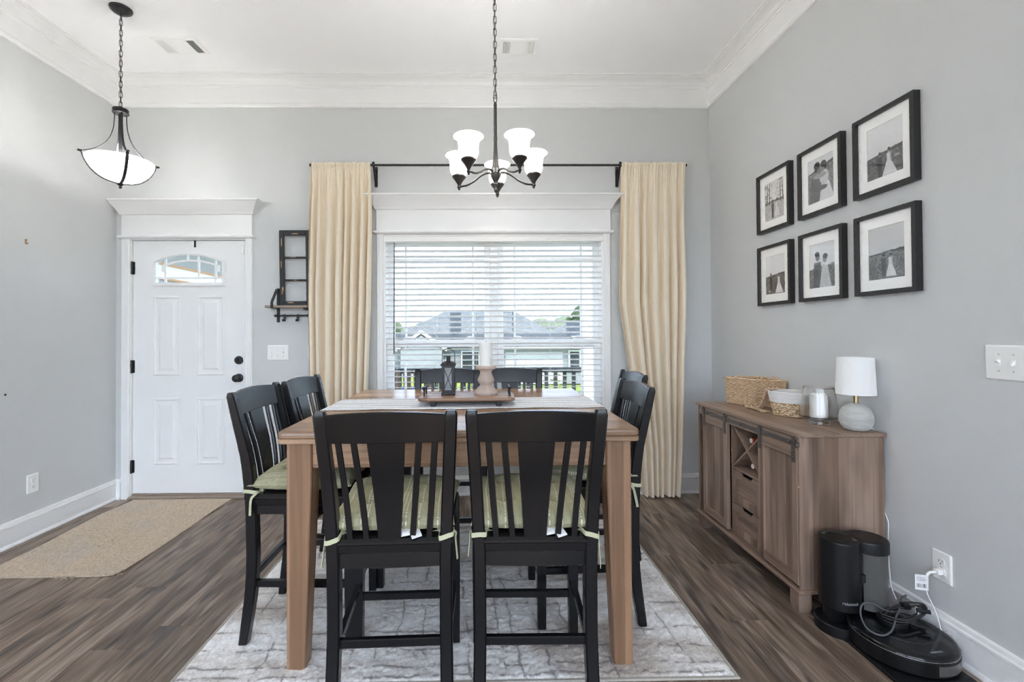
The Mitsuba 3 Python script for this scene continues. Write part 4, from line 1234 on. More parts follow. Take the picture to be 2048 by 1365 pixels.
part(dk, 'latch', join(cbox(1.610, 1.634, DA[1] - .060, DA[1] - .030, .225, .262, .004), cbox(1.612, 1.630, DA[1] - .052, DA[1] - .03, .10, .345, .003)), 'black_gloss')
part(dk, 'stand', join(prism(Polygon([(DA[0] + .062 * math.cos(t), DA[1] + .062 * math.sin(t)) for t in np.linspace(0, 2 * math.pi, 49)[:-1]]).intersection(sbox(1.45, 1.97, 1.66, 2.2)), [(0, .03), (0, .106)]), prism(sbox(1.60, 1.985, 1.755, 2.07), [(0, .012), (0, .112)])), 'black_plastic', smooth=35)
plate = unary_union([Polygon([(DA[0] - .005 + .090 * math.cos(t), DA[1] + .0 + .090 * math.sin(t)) for t in np.linspace(0, 2 * math.pi, 49)[:-1]]), sbox(1.520, 1.665, 1.815, 2.075)]).buffer(.02).buffer(-.02)
part(dk, 'base_plate', prism(plate, [(0, 0), (0, .010), (-.006, .014)]), 'black_plastic', smooth=35)
part(dk, 'skirt', prism(Polygon([(DA[0] - .005 + .090 * math.cos(t), DA[1] + .090 * math.sin(t)) for t in np.linspace(0, 2 * math.pi, 49)[:-1]]), [(0, .008), (0, .040), (-.004, .044)]), 'black_plastic', smooth=35)
lg1 = meshkit.text_mesh('roborock', .011, .0012)
w_ = lg1.vertices[:, 0].max()
a0 = -R90 - .12
v = lg1.vertices.copy(); ang = a0 + (v[:, 0] - w_ / 2) / .076
lg1 = mesh(np.column_stack([DA[0] + (.0758 + v[:, 2]) * np.cos(ang), DA[1] + (.0758 + v[:, 2]) * np.sin(ang), .142 + v[:, 1]]), lg1.faces)
part(dk, 'lettering', lg1, 'lettering', smooth=False, label='small grey lettering')

rv = thing('robot_vacuum', 'round black robot vacuum parked on the floor in front of its dock', 'robot vacuum')
RC, RR = (1.688, 1.838), .170
part(rv, 'body', moved(lathe([(RR - .02, .016), (RR - .002, .020), (RR, .026), (RR, .068), (RR - .003, .074)], 72), (*RC, 0)), 'black_plastic', smooth=35)
part(rv, 'top_plate', moved(lathe([(RR, .072), (RR + .001, .080), (RR - .003, .088), (RR - .010, .093), (RR - .018, .0945), (0, .0945)], 72), (*RC, 0)), 'black_gloss', smooth=35, label='glossy black top')
part(rv, 'trim_ring', moved(tube(np.column_stack([(RR + .0005) * np.cos(t64), (RR + .0005) * np.sin(t64), 0 * t64 + .078]), .0012, 5, closed=True), (*RC, 0)), 'steel', smooth=True)
part(rv, 'lidar_turret', moved(lathe([(.052, 0), (.052, .014), (.049, .018), (.034, .0195), (.034, .0185), (0, .0185)], 40), (RC[0] + .01, RC[1] + .052, .0944)), 'black_plastic', smooth=35)
part(rv, 'lid_seam', join(moved(tube(np.column_stack([.118 * np.cos(t64), .118 * np.sin(t64), 0 * t64]), .0016, 5, closed=True), (RC[0] + .01, RC[1] + .030, .0944)), tube([(RC[0] - .06, RC[1] - .150, .0944), (RC[0] - .075, RC[1] - .08, .0944)], .0016, 5)), 'slot_dark', smooth=True)
tt = np.linspace(-2.62, -1.72, 20)
part(rv, 'bumper_vent', loft([[(RC[0] + (RR + o) * math.cos(a), RC[1] + (RR + o) * math.sin(a), z) for o, z in ((.0, .028), (.0015, .028), (.0015, .070), (.0, .070))] for a in tt]), 'black_gloss', smooth=False)
part(rv, 'vent_rib', join([loft([[(RC[0] + (RR + o) * math.cos(a), RC[1] + (RR + o) * math.sin(a), zz + dz) for o, dz in ((.001, 0), (.0025, 0), (.0025, .002), (.001, .002))] for a in tt[:14]]) for zz in np.arange(.032, .068, .0055)]), 'black_plastic', smooth=False)
tt = np.linspace(-1.66, -.62, 24)
part(rv, 'bumper_window', loft([[(RC[0] + (RR + o) * math.cos(a), RC[1] + (RR + o) * math.sin(a), z) for o, z in ((.0, .030), (.0025, .030), (.0025, .066), (.0, .066))] for a in tt]), 'grey_plastic', smooth=False, label='smoky plastic sensor window')
lg2 = moved(meshkit.text_mesh('roborock', .0085, .0006), (RC[0] - .012, RC[1] - .140, .0946), rz=.12)
part(rv, 'lettering', lg2, 'lettering', smooth=False, label='small grey lettering')
gc = thing('vacuum_power_cord', 'looped dark grey power cord lying in a tangle on the robot vacuum', 'cord')
part(gc, 'cord', tube(spline([(1.84, 1.975, .150), (1.80, 1.955, .145), (1.755, 1.915, .132), (1.70, 1.870, .126), (1.63, 1.815, .104), (1.570, 1.795, .100), (1.545, 1.830, .104), (1.560, 1.880, .128), (1.585, 1.900, .160), (1.63, 1.905, .160), (1.69, 1.900, .130), (1.76, 1.905, .122)], 16), .0036, 8), 'cord_grey', smooth=True)
part(gc, 'coil', join([tube(spline([(1.70 + dx, 1.905, .122 + dz), (1.655 + dx, 1.885, .118 + dz), (1.70, 1.845 + dx, .117 + dz), (1.78, 1.865 + dx, .118 + dz), (1.835, 1.885 + dx, .128 + dz), (1.845, 1.905, .140 + dz), (1.80, 1.925 - dx, .132 + dz), (1.73, 1.915, .124 + dz), (1.70 + dx, 1.905, .122 + dz)], 12), .0036, 7) for dx, dz in ((0, 0), (.012, .007), (-.006, .013))]), 'slot_dark', smooth=True)
part(gc, 'twist_tie', tube(spline([(1.800, 1.878, .118), (1.797, 1.876, .146), (1.803, 1.892, .150), (1.806, 1.895, .128)], 8), .0028, 6), 'tag_white')
part(gc, 'plug_end', tube([(1.79, 1.875, .148), (1.828, 1.855, .150)], .008, 10), 'black_plastic', smooth=35)
part(gc, 'adapter', cbox(1.770, 1.80, 1.905, 1.935, .128, .150, .004), 'black_plastic')

# ------------------------------------------------------------------ wall plates, outlets, cord
def rose(plate_key, m, mt, **k):
    return part(plate_key, m, mt, **k)


def on_wall(m, wall, a, z):
    """m is modelled facing -y at the origin; hang it on a wall at coordinate a."""
    if wall == 'back': return moved(m, (a, D, z))
    if wall == 'right': return moved(moved(m, rz=-R90), (XR, a, z))
    return moved(moved(m, rz=R90), (XL, a, z))


def plate_mesh(w, h):
    return loft([[(px, y, pz) for px, pz in rrect(-w / 2 + o, w / 2 - o, -h / 2 + o, h / 2 - o, .004)] for o, y in ((0, 0), (0, -.003), (.003, -.0058), (.006, -.0065))])


def switch(label, wall, a, z, gangs, w, h, name='light_switch'):
    k = thing(name, label, 'light switch')
    part(k, 'plate', on_wall(plate_mesh(w, h), wall, a, z), 'plate_white')
    for i in range(gangs):
        x = (i - (gangs - 1) / 2) * .046
        part(k, 'collar', on_wall(cbox(x - .0055, x + .0055, -.0078, -.006, -.0125, .0125, .0005), wall, a, z), 'plate_white')
        s = 1 if i % 2 == 0 else -1
        part(k, 'toggle', on_wall(loft([[(x - .0045, -.007, -.004), (x + .0045, -.007, -.004), (x + .0045, -.007, .009), (x - .0045, -.007, .009)], [(x - .0035, -.017, -.004 + s * .009), (x + .0035, -.017, -.004 + s * .009), (x + .0035, -.017, .003 + s * .009), (x - .0035, -.017, .003 + s * .009)]]), wall, a, z), 'plate_white')
        part(k, 'screw', on_wall(join([moved(lathe([(.0032, 0), (.0026, .0012), (0, .0014)], 10), (x, -.0064, q), rx=R90) for q in (-.030, .030)]), wall, a, z), 'steel')
    return k


switch('white two-toggle light switch plate on the right wall at the picture edge', 'right', 1.603, 1.185, 2, .138, .126)
switch('white three-toggle light switch plate between the front door and the left curtain', 'back', -1.636, 1.156, 3, .168, .121)
k = thing('wall_plate', 'white wall plate peeking out from behind the left curtain', 'wall plate')
part(k, 'plate', on_wall(plate_mesh(.076, .118), 'back', -1.358, 1.160), 'plate_white')


def outlet(label, wall, a, z):
    k = thing('wall_outlet', label, 'outlet')
    part(k, 'plate', on_wall(plate_mesh(.079, .122), wall, a, z), 'plate_white')
    for q in (-.0195, .0195):
        o = part(k, 'socket', on_wall(moved(loft([[(px, y, pz) for px, pz in rrect(-.0165, .0165, -.014, .014, .008)] for y in (-.006, -.0082)]), (0, 0, q)), wall, a, z), 'plate_white')
        part(o, 'slot', on_wall(join(cbox(-.0075, -.0055, -.0088, -.008, q - .001, q + .008, 0), cbox(.0055, .0075, -.0088, -.008, q + .0, q + .007, 0), moved(lathe([(.0026, 0), (.0026, .0008)], 10), (0, -.008, q - .0075), rx=R90)), wall, a, z), 'slot_dark', smooth=False)
    part(k, 'screw', on_wall(moved(lathe([(.0032, 0), (.0026, .0012), (0, .0014)], 10), (0, -.0064, 0), rx=R90), wall, a, z), 'steel')
    return k


outlet('white double wall outlet on the left wall above the baseboard', 'left', 3.028, .344)
outlet('white double wall outlet on the right wall with a white plug in it', 'right', 1.848, .338)
wc = thing('white_charger_cord', 'white power plug and cord with a paper tag hanging from the right wall outlet', 'cord')
px_, pz_ = 1.848, .3185
part(wc, 'plug', join(moved(moved(cbox(-.013, .013, -.030, -.0085, -.010, .010, .003), rz=-R90), (XR, px_, pz_)), tube(spline([(XR - .030, px_, pz_), (XR - .052, px_, pz_ - .002), (XR - .062, px_ + .002, pz_ - .012), (XR - .066, px_ + .004, pz_ - .026)], 6), .0048, 8)), 'cord_white', smooth=35)
part(wc, 'cord', tube(spline([(XR - .066, px_ + .004, pz_ - .024), (XR - .064, px_ + .004, .235), (XR - .040, px_ - .005, .165), (XR - .032, px_ - .015, .115), (XR - .022, px_ - .02, .05), (XR - .030, px_ - .02, .006), (XR - .040, 1.90, .004), (XR - .045, 1.99, .004)], 12), .0021, 8), 'cord_white', smooth=True)
tgm = cbox(-.022, .022, -.0004, .0004, -.062, 0, 0)
tz, tx, ty = pz_ - .014, XR - .084, px_ + .004
part(wc, 'paper_tag', moved(tgm, (tx, ty, tz), rz=-.35), 'tag_white', smooth=False, label='white paper tag with a barcode')
xs_, bars_ = -.016, []
while xs_ < .014:
    w = RNG.choice([.0008, .0014, .0022]); bars_.append(cbox(xs_, xs_ + w, -.0008, -.0004, -.052, -.036, 0)); xs_ += w + RNG.choice([.001, .0016, .0022])
part(wc, 'barcode', moved(join(bars_), (tx, ty, tz), rz=-.35), 'slot_dark', smooth=False)
part(wc, 'print_line', moved(join([cbox(-.017, .010 + .006 * (i % 2), -.0008, -.0004, -.012 - i * .006, -.0105 - i * .006, 0) for i in range(3)]), (tx, ty, tz), rz=-.35), 'cord_grey', smooth=False)
k = thing('picture_hook', 'small brown picture hook on the left wall', 'hook')
part(k, 'hook', on_wall(join(moved(strap(spline([(0, -.001, .016), (0, -.002, -.008), (0, -.008, -.016), (0, -.013, -.008)], 6), [1, 0, 0], .011, .0015), (0, 0, 0)), tube([(0, -.014, .012), (0, .002, .004)], .0014, 6)), 'left', 2.974, 1.908), 'nail_brown')
solo('screw_anchor', on_wall(moved(lathe([(.006, 0), (.006, .003), (.004, .004), (0, .004)], 12), rx=R90), 'left', 2.854, .942), 'slot_dark', 'tiny dark screw anchor in the left wall at the picture edge', 'screw')

# ------------------------------------------------------------------ wall rack with hooks, old window frame
wr = thing('wall_shelf', 'wooden wall shelf on black brackets with hooks, left of the curtain', 'shelf')
part(wr, 'board', cbox(-1.690, -1.364, D - .115, D, 1.512, 1.530, .002), 'shelf_wood')
for x in (-1.632,):
    part(wr, 'cleat', cbox(-1.400, -1.372, D - .09, D, 1.494, 1.512, .002), 'black_metal')
    part(wr, 'bracket', join(cbox(x - .012, x + .012, D - .005, D, 1.40, 1.672, .001), strap([(x, D - .004, 1.665), (x, D - .030, 1.662), (x, D - .118, 1.555), (x, D - .120, 1.511), (x, D - .01, 1.509)], [1, 0, 0], .020, .005)), 'black_metal', smooth=False)
part(wr, 'bar', join(tube([(-1.655, D - .026, 1.452), (-1.368, D - .026, 1.452)], .0065, 10), *[cbox(x - .012, x + .012, D - .030, D, 1.442, 1.462, .002) for x in (-1.636, -1.384)]), 'black_metal')
for x in (-1.568, -1.463):
    part(wr, 'hook', strap(spline([(x, D - .034, 1.462), (x, D - .036, 1.43), (x, D - .040, 1.412), (x, D - .056, 1.408), (x, D - .062, 1.422)], 6), [1, 0, 0], .018, .004), 'black_metal')
of = thing('window_frame_decor', 'weathered black three-pane window frame leaning on the wall shelf', 'decorative frame')
fw, fh, z0 = .245, .600, 1.531


def lean(m):
    return moved(moved(m, rx=.035), (-1.603, D - .028, z0))


for nm, bx in (('stile', (0, .036, 0, fh)), ('stile', (fw - .036, fw, 0, fh)), ('rail', (.036, fw - .036, 0, .036)), ('rail', (.036, fw - .036, fh - .042, fh)), ('muntin', (.036, fw - .036, .195, .210)), ('muntin', (.036, fw - .036, .375, .390))):
    part(of, nm, lean(cbox(bx[0], bx[1], -.012, .012, bx[2], bx[3], .003)), 'black_metal')
wear = []
for x, z, w, h in ((.016, .48, .008, .05), (.012, .31, .007, .04), (.018, .12, .014, .026), (.016, .095, .008, .02), (.10, .568, .05, .006), (.09, .383, .04, .004), (.06, .022, .05, .006), (.11, .20, .03, .004)):
    wear.append(lean(cbox(x, x + w, -.0124, -.0119, z, z + h, 0)))
    wear.append(lean(cbox(x + w * .2, x + w * .8, -.0126, -.0119, z - h * .2, z + h * 1.15, 0)))
part(of, 'worn_patch', join(wear), 'nail_brown', smooth=False, label='bare brown wood showing through the paint')

# ------------------------------------------------------------------ framed photographs
def art(kind, nu=84, nv=106):
    u, v = np.meshgrid(np.linspace(0, 1, nu), np.linspace(0, 1, nv), indexing='xy')
    P3 = np.stack([u * 9, v * 9, u * 0 + kind * 5.0], -1)
    n1, n2 = meshkit.fbm(P3, 4, kind), meshkit.fbm(P3 * 4, 3, kind + 9)

    def over(c, m, val):
        m = np.clip(m, 0, 1)
        return c * (1 - m) + val * m

    def ell(cx, cy, rx, ry, s=.10):
        return np.clip((1 - np.sqrt(((u - cx) / rx) ** 2 + ((v - cy) / ry) ** 2)) / s + .5, 0, 1)

    def trap(cx, y0, y1, w0, w1, lean=0.0, s=.012):
        t = np.clip((v - y0) / (y1 - y0), 0, 1)
        w = w0 + (w1 - w0) * t
        m = np.clip((w - np.abs(u - cx - lean * t)) / s + .5, 0, 1)
        return m * np.clip((v - y0) / s + .5, 0, 1) * np.clip((y1 - v) / s + .5, 0, 1)

    def land(c, h0, slope, hill, dark=.30):
        hz = h0 + slope * u
        tr = hz + hill * (.6 + .6 * u) * (.6 + .5 * meshkit.fbm(np.stack([u * 14, u * 0, u * 0], -1), 3, kind))
        c = over(c, np.clip((tr - v) / .012 + .5, 0, 1), .22 + .12 * n2)
        return over(c, np.clip((hz - v) / .012 + .5, 0, 1), dark + .32 * n2 + .10 * (n1 - .5))

    def bride(c, cx, y0, h, flare=.16, side=1):
        c = over(c, trap(cx + .0, y0, y0 + h * .56, flare, .045, -side * .02), .80 + .10 * n2)
        c = over(c, trap(cx - side * .02, y0 + h * .50, y0 + h * .80, .045, .052), .82)
        c = over(c, trap(cx + side * .045, y0 + h * .45, y0 + h * .76, .016, .018, -side * .02), .62)
        c = over(c, ell(cx - side * .015, y0 + h * .89, .036, .046), .55)
        return over(c, ell(cx - side * .012, y0 + h * .93, .040, .036), .25)

    def groom(c, cx, y0, h, tone=.24):
        c = over(c, trap(cx - .022, y0, y0 + h * .5, .020, .026), tone - .06)
        c = over(c, trap(cx + .026, y0, y0 + h * .5, .020, .026), tone - .04)
        c = over(c, trap(cx, y0 + h * .42, y0 + h * .82, .058, .070), tone)
        c = over(c, ell(cx, y0 + h * .91, .036, .046), .50)
        return over(c, ell(cx, y0 + h * .95, .038, .034), .15)

    if kind == 0:
        c = np.full_like(u, .90)
        c = over(c, np.clip((.50 - v) / .02 + .5, 0, 1), .70 + .25 * (n2 - .4))
        tw = meshkit.fbm(np.stack([u * 26 + 6 * n1, v * 11, u * 0], -1), 3, 5)
        c = over(c, (np.abs(tw - .5) < .045) * np.clip((v - .40) * 4, 0, 1) * np.clip(np.abs(u - .5) * 4 + .15, 0, 1), .18)
        for x, l in ((.10, .05), (.24, .02), (.80, -.03), (.93, -.05)):
            c = over(c, trap(x, .42, .95, .020, .006, l), .14)
        c = over(c, np.clip((.50 - v) / .03 + .5, 0, 1) * np.clip((v - .44) / .03, 0, 1), .30 + .2 * n2)
        c = groom(c, .40, .06, .46, .26); c = bride(c, .63, .08, .45, .13)
    elif kind == 1:
        c = np.full_like(u, .86)
        c = land(c, .66, .14, .05, .34)
        c = over(c, trap(.30, -.05, .60, .26, .20, .02, .03), .36 + .08 * n2)
        c = over(c, trap(.72, -.05, .42, .30, .13, -.06, .03), .78 + .12 * n2)
        c = over(c, ell(.62, .52, .17, .16), .74 + .1 * n2)
        c = over(c, ell(.46, .58, .25, .055, .2), .62)
        c = over(c, ell(.52, .30, .22, .055, .2), .40)
        c = over(c, ell(.38, .77, .105, .115), .46); c = over(c, ell(.35, .82, .115, .085), .14); c = over(c, ell(.31, .755, .055, .075), .17)
        c = over(c, ell(.57, .75, .095, .105), .56); c = over(c, ell(.60, .81, .105, .075), .24); c = over(c, ell(.67, .76, .05, .08), .24)
    elif kind == 2:
        c = np.full_like(u, .84) + .04 * v
        c = land(c, .40, .06, .055, .20)
        c = groom(c, .36, .02, .46, .22); c = bride(c, .62, .02, .50, .20)
        c = over(c, trap(.80, .30, .345, .09, .05, .02), .60)
    elif kind == 3:
        c = np.full_like(u, .88)
        c = land(c, .44, .05, .05, .17)
        c = groom(c, .26, .10, .44, .14); c = bride(c, .68, .03, .50, .20)
        c = over(c, ell(.18, .09, .07, .03), .55)
    elif kind == 4:
        c = np.full_like(u, .86)
        c = land(c, .40, .08, .05, .22)
        c = over(c, trap(.30, -.05, .58, .16, .13, .02, .02), .26); c = over(c, ell(.33, .70, .085, .095), .42); c = over(c, ell(.31, .755, .09, .06), .14)
        c = over(c, trap(.62, -.05, .52, .24, .10, -.02, .02), .70 + .1 * n2); c = over(c, ell(.60, .64, .08, .09), .55); c = over(c, ell(.62, .69, .09, .06), .26)
    else:
        c = np.full_like(u, .74) + .05 * v
        c = land(c, .46, .04, .05, .26)
        c = groom(c, .42, .06, .42, .25); c = bride(c, .62, .05, .44, .14)
    c = np.clip(c + .03 * (n2 - .5), .02, .95)
    lin = np.where(c <= .04045, c / 12.92, ((c + .055) / 1.055) ** 2.4)
    rgb = np.stack([lin, lin * 1.0, lin * 1.01], -1).reshape(-1, 3)
    i, j = np.meshgrid(np.arange(nv - 1), np.arange(nu - 1), indexing='ij'); a = (i * nu + j).ravel()
    f = np.vstack([np.stack([a, a + 1, a + nu + 1], 1), np.stack([a, a + nu + 1, a + nu], 1)])
    return u, v, f, rgb


FWID, FHGT, FDEP, MOLD = .322, .384, .032, .019
ow, oh = .187, .243
PL = ['upper row, far left: couple walking under bare trees', 'upper row, middle: couple embracing in a field', 'upper row, nearest the viewer: couple walking away over a wide field',
      'lower row, far left: couple standing in a dark field', 'lower row, middle: window reflected over a couple', 'lower row, nearest the viewer: window blind reflected over a pale sky']
FRM = PLY(moved(xz(sbox(-FWID / 2, -FHGT / 2, FWID / 2, FHGT / 2).difference(sbox(-FWID / 2 + MOLD, -FHGT / 2 + MOLD, FWID / 2 - MOLD, FHGT / 2 - MOLD)), -FDEP, -.001), rz=-R90), 'black_metal', smooth=False)
MATB = PLY(moved(join(xz(sbox(-FWID / 2 + MOLD - .004, -FHGT / 2 + MOLD - .004, FWID / 2 - MOLD + .004, FHGT / 2 - MOLD + .004).difference(sbox(-ow / 2, -oh / 2, ow / 2, oh / 2)), -.0165, -.014)), rz=-R90), 'mat_board', smooth=False)
BKB = PLY(moved(cbox(-FWID / 2 + MOLD - .004, FWID / 2 - MOLD + .004, -.010, -.002, -FHGT / 2 + MOLD - .004, FHGT / 2 - MOLD + .004, 0), rz=-R90), 'mat_board', smooth=False)
gx, gz = FWID / 2 - MOLD + .003, FHGT / 2 - MOLD + .003
GLS = PLY(moved(mesh([(-gx, -.020, -gz), (gx, -.020, -gz), (gx, -.020, gz), (-gx, -.020, gz)], [[0, 1, 2], [0, 2, 3]]), rz=-R90), 'glass', smooth=False)
for i, (y, z) in enumerate([(2.862, 2.138), (2.466, 2.138), (2.069, 2.138), (2.862, 1.664), (2.466, 1.664), (2.069, 1.664)]):
    k = thing('framed_photograph', f'framed wedding photograph, {PL[i]}', 'picture frame', 'framed wedding photographs on the right wall')
    to = T().translate([XR, y, z])
    part(k, 'frame', FRM, None, to=to); part(k, 'mat_board', MATB, None, to=to); part(k, 'backing', BKB, None, to=to)
    u, v, f, rgb = art(i)
    pm = moved(mesh(np.stack([(u - .5) * (ow + .006), u * 0 - .0125, (v - .5) * (oh + .006)], -1).reshape(-1, 3), f), rz=-R90)
    part(k, 'photograph', PLY(pm, 'print', smooth=True, color=rgb), None, to=to)
    part(k, 'glass', GLS, None, to=to)


# ------------------------------------------------------------------ ceiling lights
def emitter(m, radiance, bsdf='plate_white', smooth=True):
    return {**PLY(m, bsdf, smooth=smooth), 'emitter': {'type': 'area', 'radiance': {'type': 'rgb', 'value': [radiance * c for c in (1.0, .985, .96)]}}}


tL = np.linspace(0, 2 * math.pi, 21)[:-1]
LINK = tube(np.column_stack([.0085 * np.cos(tL), 0 * tL, np.sign(np.sin(tL)) * .012 + .0085 * np.sin(tL)]), .0017, 6, closed=True)
LINKP = PLY(LINK, 'black_metal', smooth=True)


def chain(k, x, y, z0, z1):
    c = part(k, 'chain', tube([(x + .0015, y + .001, z0), (x - .0015, y - .001, (z0 + z1) / 2), (x + .001, y, z1)], .0016, 6), 'black_metal', label='black cord threaded through a chain')
    n = int(round((z1 - z0) / .0325))
    for i in range(n):
        z = z0 + (i + .5) * (z1 - z0) / n
        part(c, 'link', LINKP, None, to=T().translate([x, y, z]).rotate([0, 0, 1], 15 + 90 * (i % 2) + 8 * math.sin(i * 1.3)))


ch = thing('chandelier', 'dark bronze chandelier with five lit bell-shaped white glass shades over the table', 'chandelier')
HX, HY = .079, 2.40
part(ch, 'canopy', moved(lathe([(.062, H), (.062, H - .006), (.052, H - .018), (.025, H - .028), (.010, H - .034)], 36), (HX, HY, 0)), 'bronze_metal', smooth=40)
chain(ch, HX, HY, 2.545, H - .034)
part(ch, 'hanger_loop', moved(tube(np.column_stack([.009 * np.cos(tL) * (1 + .3 * np.sin(tL)), 0 * tL, .022 * np.sin(tL)]), .0022, 7, closed=True), (HX, HY, 2.538)), 'black_metal', smooth=True)
part(ch, 'rod', moved(lathe([(.003, 2.522), (.0065, 2.520), (.0085, 2.512), (.0085, 2.335), (.0105, 2.333), (.0105, 2.326)], 20), (HX, HY, 0)), 'black_metal', smooth=40)
part(ch, 'column', moved(lathe([(.0105, 2.328), (.0085, 2.322), (.009, 2.30), (.010, 2.27), (.0125, 2.235), (.017, 2.20), (.0215, 2.178), (.023, 2.172), (.0245, 2.169), (.027, 2.167), (.027, 2.148), (.030, 2.146), (.030, 2.140), (.027, 2.138), (.026, 2.130), (.018, 2.112), (.010, 2.098), (.0085, 2.092), (.0105, 2.086), (.007, 2.080), (.006, 2.066), (.0085, 2.058), (.0085, 2.052), (.005, 2.044), (.001, 2.041)], 28), (HX, HY, 0)), 'bronze_metal', smooth=40)
AR = .212
arm_path = spline([(.022, 0, 2.150), (.050, 0, 2.152), (.085, 0, 2.142), (.125, 0, 2.118), (.165, 0, 2.102), (.195, 0, 2.100), (AR, 0, 2.101)], 7)
ARM = join(tube(arm_path, .0052, 8), moved(trimesh.creation.icosphere(subdivisions=2, radius=.0105), (AR, 0, 2.098)), moved(trimesh.creation.icosphere(subdivisions=2, radius=.0065), (AR, 0, 2.087)))
CUP = moved(lathe([(.006, 2.100), (.0085, 2.108), (.012, 2.116), (.022, 2.132), (.034, 2.148), (.0375, 2.152), (.0375, 2.158), (.034, 2.160), (.012, 2.161)], 28), (AR, 0, 0))
SHADE = moved(lathe([(.031, 2.158), (.038, 2.166), (.046, 2.180), (.050, 2.200), (.0505, 2.225), (.051, 2.248), (.054, 2.268), (.061, 2.284), (.070, 2.293), (.0745, 2.296), (.0735, 2.299), (.068, 2.297), (.059, 2.288), (.052, 2.271), (.0485, 2.248), (.048, 2.225), (.0475, 2.200), (.043, 2.182), (.030, 2.164)], 40), (AR, 0, 0))
SHADE.vertices[:, 2] = 2.158 + (SHADE.vertices[:, 2] - 2.158) * .80
APL, CPL = PLY(ARM, 'bronze_metal', smooth=40), PLY(CUP, 'bronze_metal', smooth=40)
SPL = emitter(SHADE, CHANDELIER)
for i in range(5):
    to = T().translate([HX, HY, 0]).rotate([0, 0, 1], 90 - 4.5 + 72 * i)
    a = part(ch, 'arm', APL, None, to=to)
    part(a, 'socket_cup', CPL, None, to=to)
    part(a, 'shade', SPL, None, to=to, label='lit white glass bell shade')

pd = thing('pendant_light', 'black hanging bowl pendant with a lit white glass bowl near the front door', 'pendant light')
QX, QY = -2.276, 2.915
part(pd, 'canopy', moved(lathe([(.062, H), (.062, H - .004), (.058, H - .012), (.044, H - .024), (.022, H - .032), (.010, H - .036), (.006, H - .042)], 40), (QX, QY, 0)), 'black_metal', smooth=40)
chain(pd, QX, QY, 2.745, H - .040)
part(pd, 'hub', moved(lathe([(.004, 2.752), (.010, 2.750), (.012, 2.738), (.039, 2.735), (.043, 2.731), (.043, 2.726), (.039, 2.722), (.037, 2.717), (.044, 2.712), (.044, 2.706), (.038, 2.702), (.004, 2.700)], 36), (QX, QY, 0)), 'black_metal', smooth=40)
part(pd, 'stem', moved(lathe([(.0095, 2.705), (.0095, 2.30), (.004, 2.28), (.004, 2.255)], 16), (QX, QY, 0)), 'black_metal', smooth=40)
part(pd, 'finial', moved(lathe([(.018, 2.262), (.020, 2.257), (.012, 2.250), (.007, 2.244), (.0095, 2.238), (.006, 2.231), (.001, 2.229)], 20), (QX, QY, 0)), 'black_metal', smooth=40)
sp = spline([(.030, 0, 2.708), (.031, 0, 2.66), (.037, 0, 2.60), (.056, 0, 2.535), (.088, 0, 2.485), (.132, 0, 2.445), (.181, 0, 2.420), (.194, 0, 2.418)], 7)
bp = spline([(.191, 0, 2.416), (.186, 0, 2.405), (.175, 0, 2.372), (.148, 0, 2.325), (.108, 0, 2.288), (.064, 0, 2.268), (.012, 0, 2.259)], 7)
STR = PLY(strap(sp, [0, 1, 0], .012, .0035), 'black_metal', smooth=40)
STB = PLY(join(strap(bp, [0, 1, 0], .015, .0035), cbox(.183, .204, -.008, .008, 2.412, 2.421, .001)), 'black_metal', smooth=40)
for a in (-42, 48, 138, 228):
    to = T().translate([QX, QY, 0]).rotate([0, 0, 1], a)
    part(pd, 'upper_strap', STR, None, to=to)
    part(pd, 'cradle_strap', STB, None, to=to)
bowl = [(.222, 2.405), (.2215, 2.398), (.212, 2.374), (.180, 2.330), (.132, 2.293), (.078, 2.273), (.012, 2.264), (.012, 2.270), (.078, 2.279), (.130, 2.299), (.176, 2.336), (.206, 2.378), (.2145, 2.400), (.218, 2.406)]
for i in range(3):
    a = math.radians(90 + 120 * i)
    part(pd, 'bulb', emitter(moved(trimesh.creation.icosphere(subdivisions=2, radius=.024), (QX + .045 * math.cos(a), QY + .045 * math.sin(a), 2.424)), BULB), None, label='lit bulb inside the bowl')
part(pd, 'bowl', emitter(moved(lathe(bowl, 56, .80, .80), (QX, QY, 0)), PENDANT), None, label='lit white frosted glass bowl')


# ------------------------------------------------------------------ ceiling vents
def vent(label, x0, x1, y0, y1):
    k = thing('ceiling_vent', label, 'vent')
    part(k, 'frame', join(loft([[(px, py, H - z) for px, py in rrect(x0 + o, x1 - o, y0 + o, y1 - o, .006)] for o, z in ((0, 0), (0, .002), (.004, .0055), (.020, .0075))], caps=False),
                          *[cbox(a, b, c, d, H - .0085, H - .004, 0) for a, b, c, d in ((x0 + .018, x1 - .018, y0 + .018, y0 + .026), (x0 + .018, x1 - .018, y1 - .026, y1 - .018), (x0 + .018, x0 + .026, y0 + .02, y1 - .02), (x1 - .026, x1 - .018, y0 + .02, y1 - .02), (x0 + .082, x0 + .088, y0 + .02, y1 - .02), (x1 - .088, x1 - .082, y0 + .02, y1 - .02))]), 'plate_white', smooth=False)
    part(k, 'duct', cbox(x0 + .02, x1 - .02, y0 + .02, y1 - .02, H - .0012, H - .0002, 0), 'slot_dark')
    for s, xa in ((-1, x0 + .029), (1, x1 - .079)):
        for i in range(5):
            x = xa + i * .0122
            part(k, 'louver', moved(cbox(-.0070, .0070, y0 + .026, y1 - .026, -.0011, .0011, 0), (x, 0, H - .0062), ry=s * .75), 'plate_white', smooth=False)
    part(k, 'blank_panel', cbox(x0 + .088, x1 - .088, y0 + .026, y1 - .026, H - .0072, H - .003, .001), 'plate_white')


vent('white ceiling vent left, beside the pendant light', -2.300, -1.985, 3.190, 3.385)
vent('white ceiling vent behind the chandelier chain', .138, .418, 3.188, 3.372)

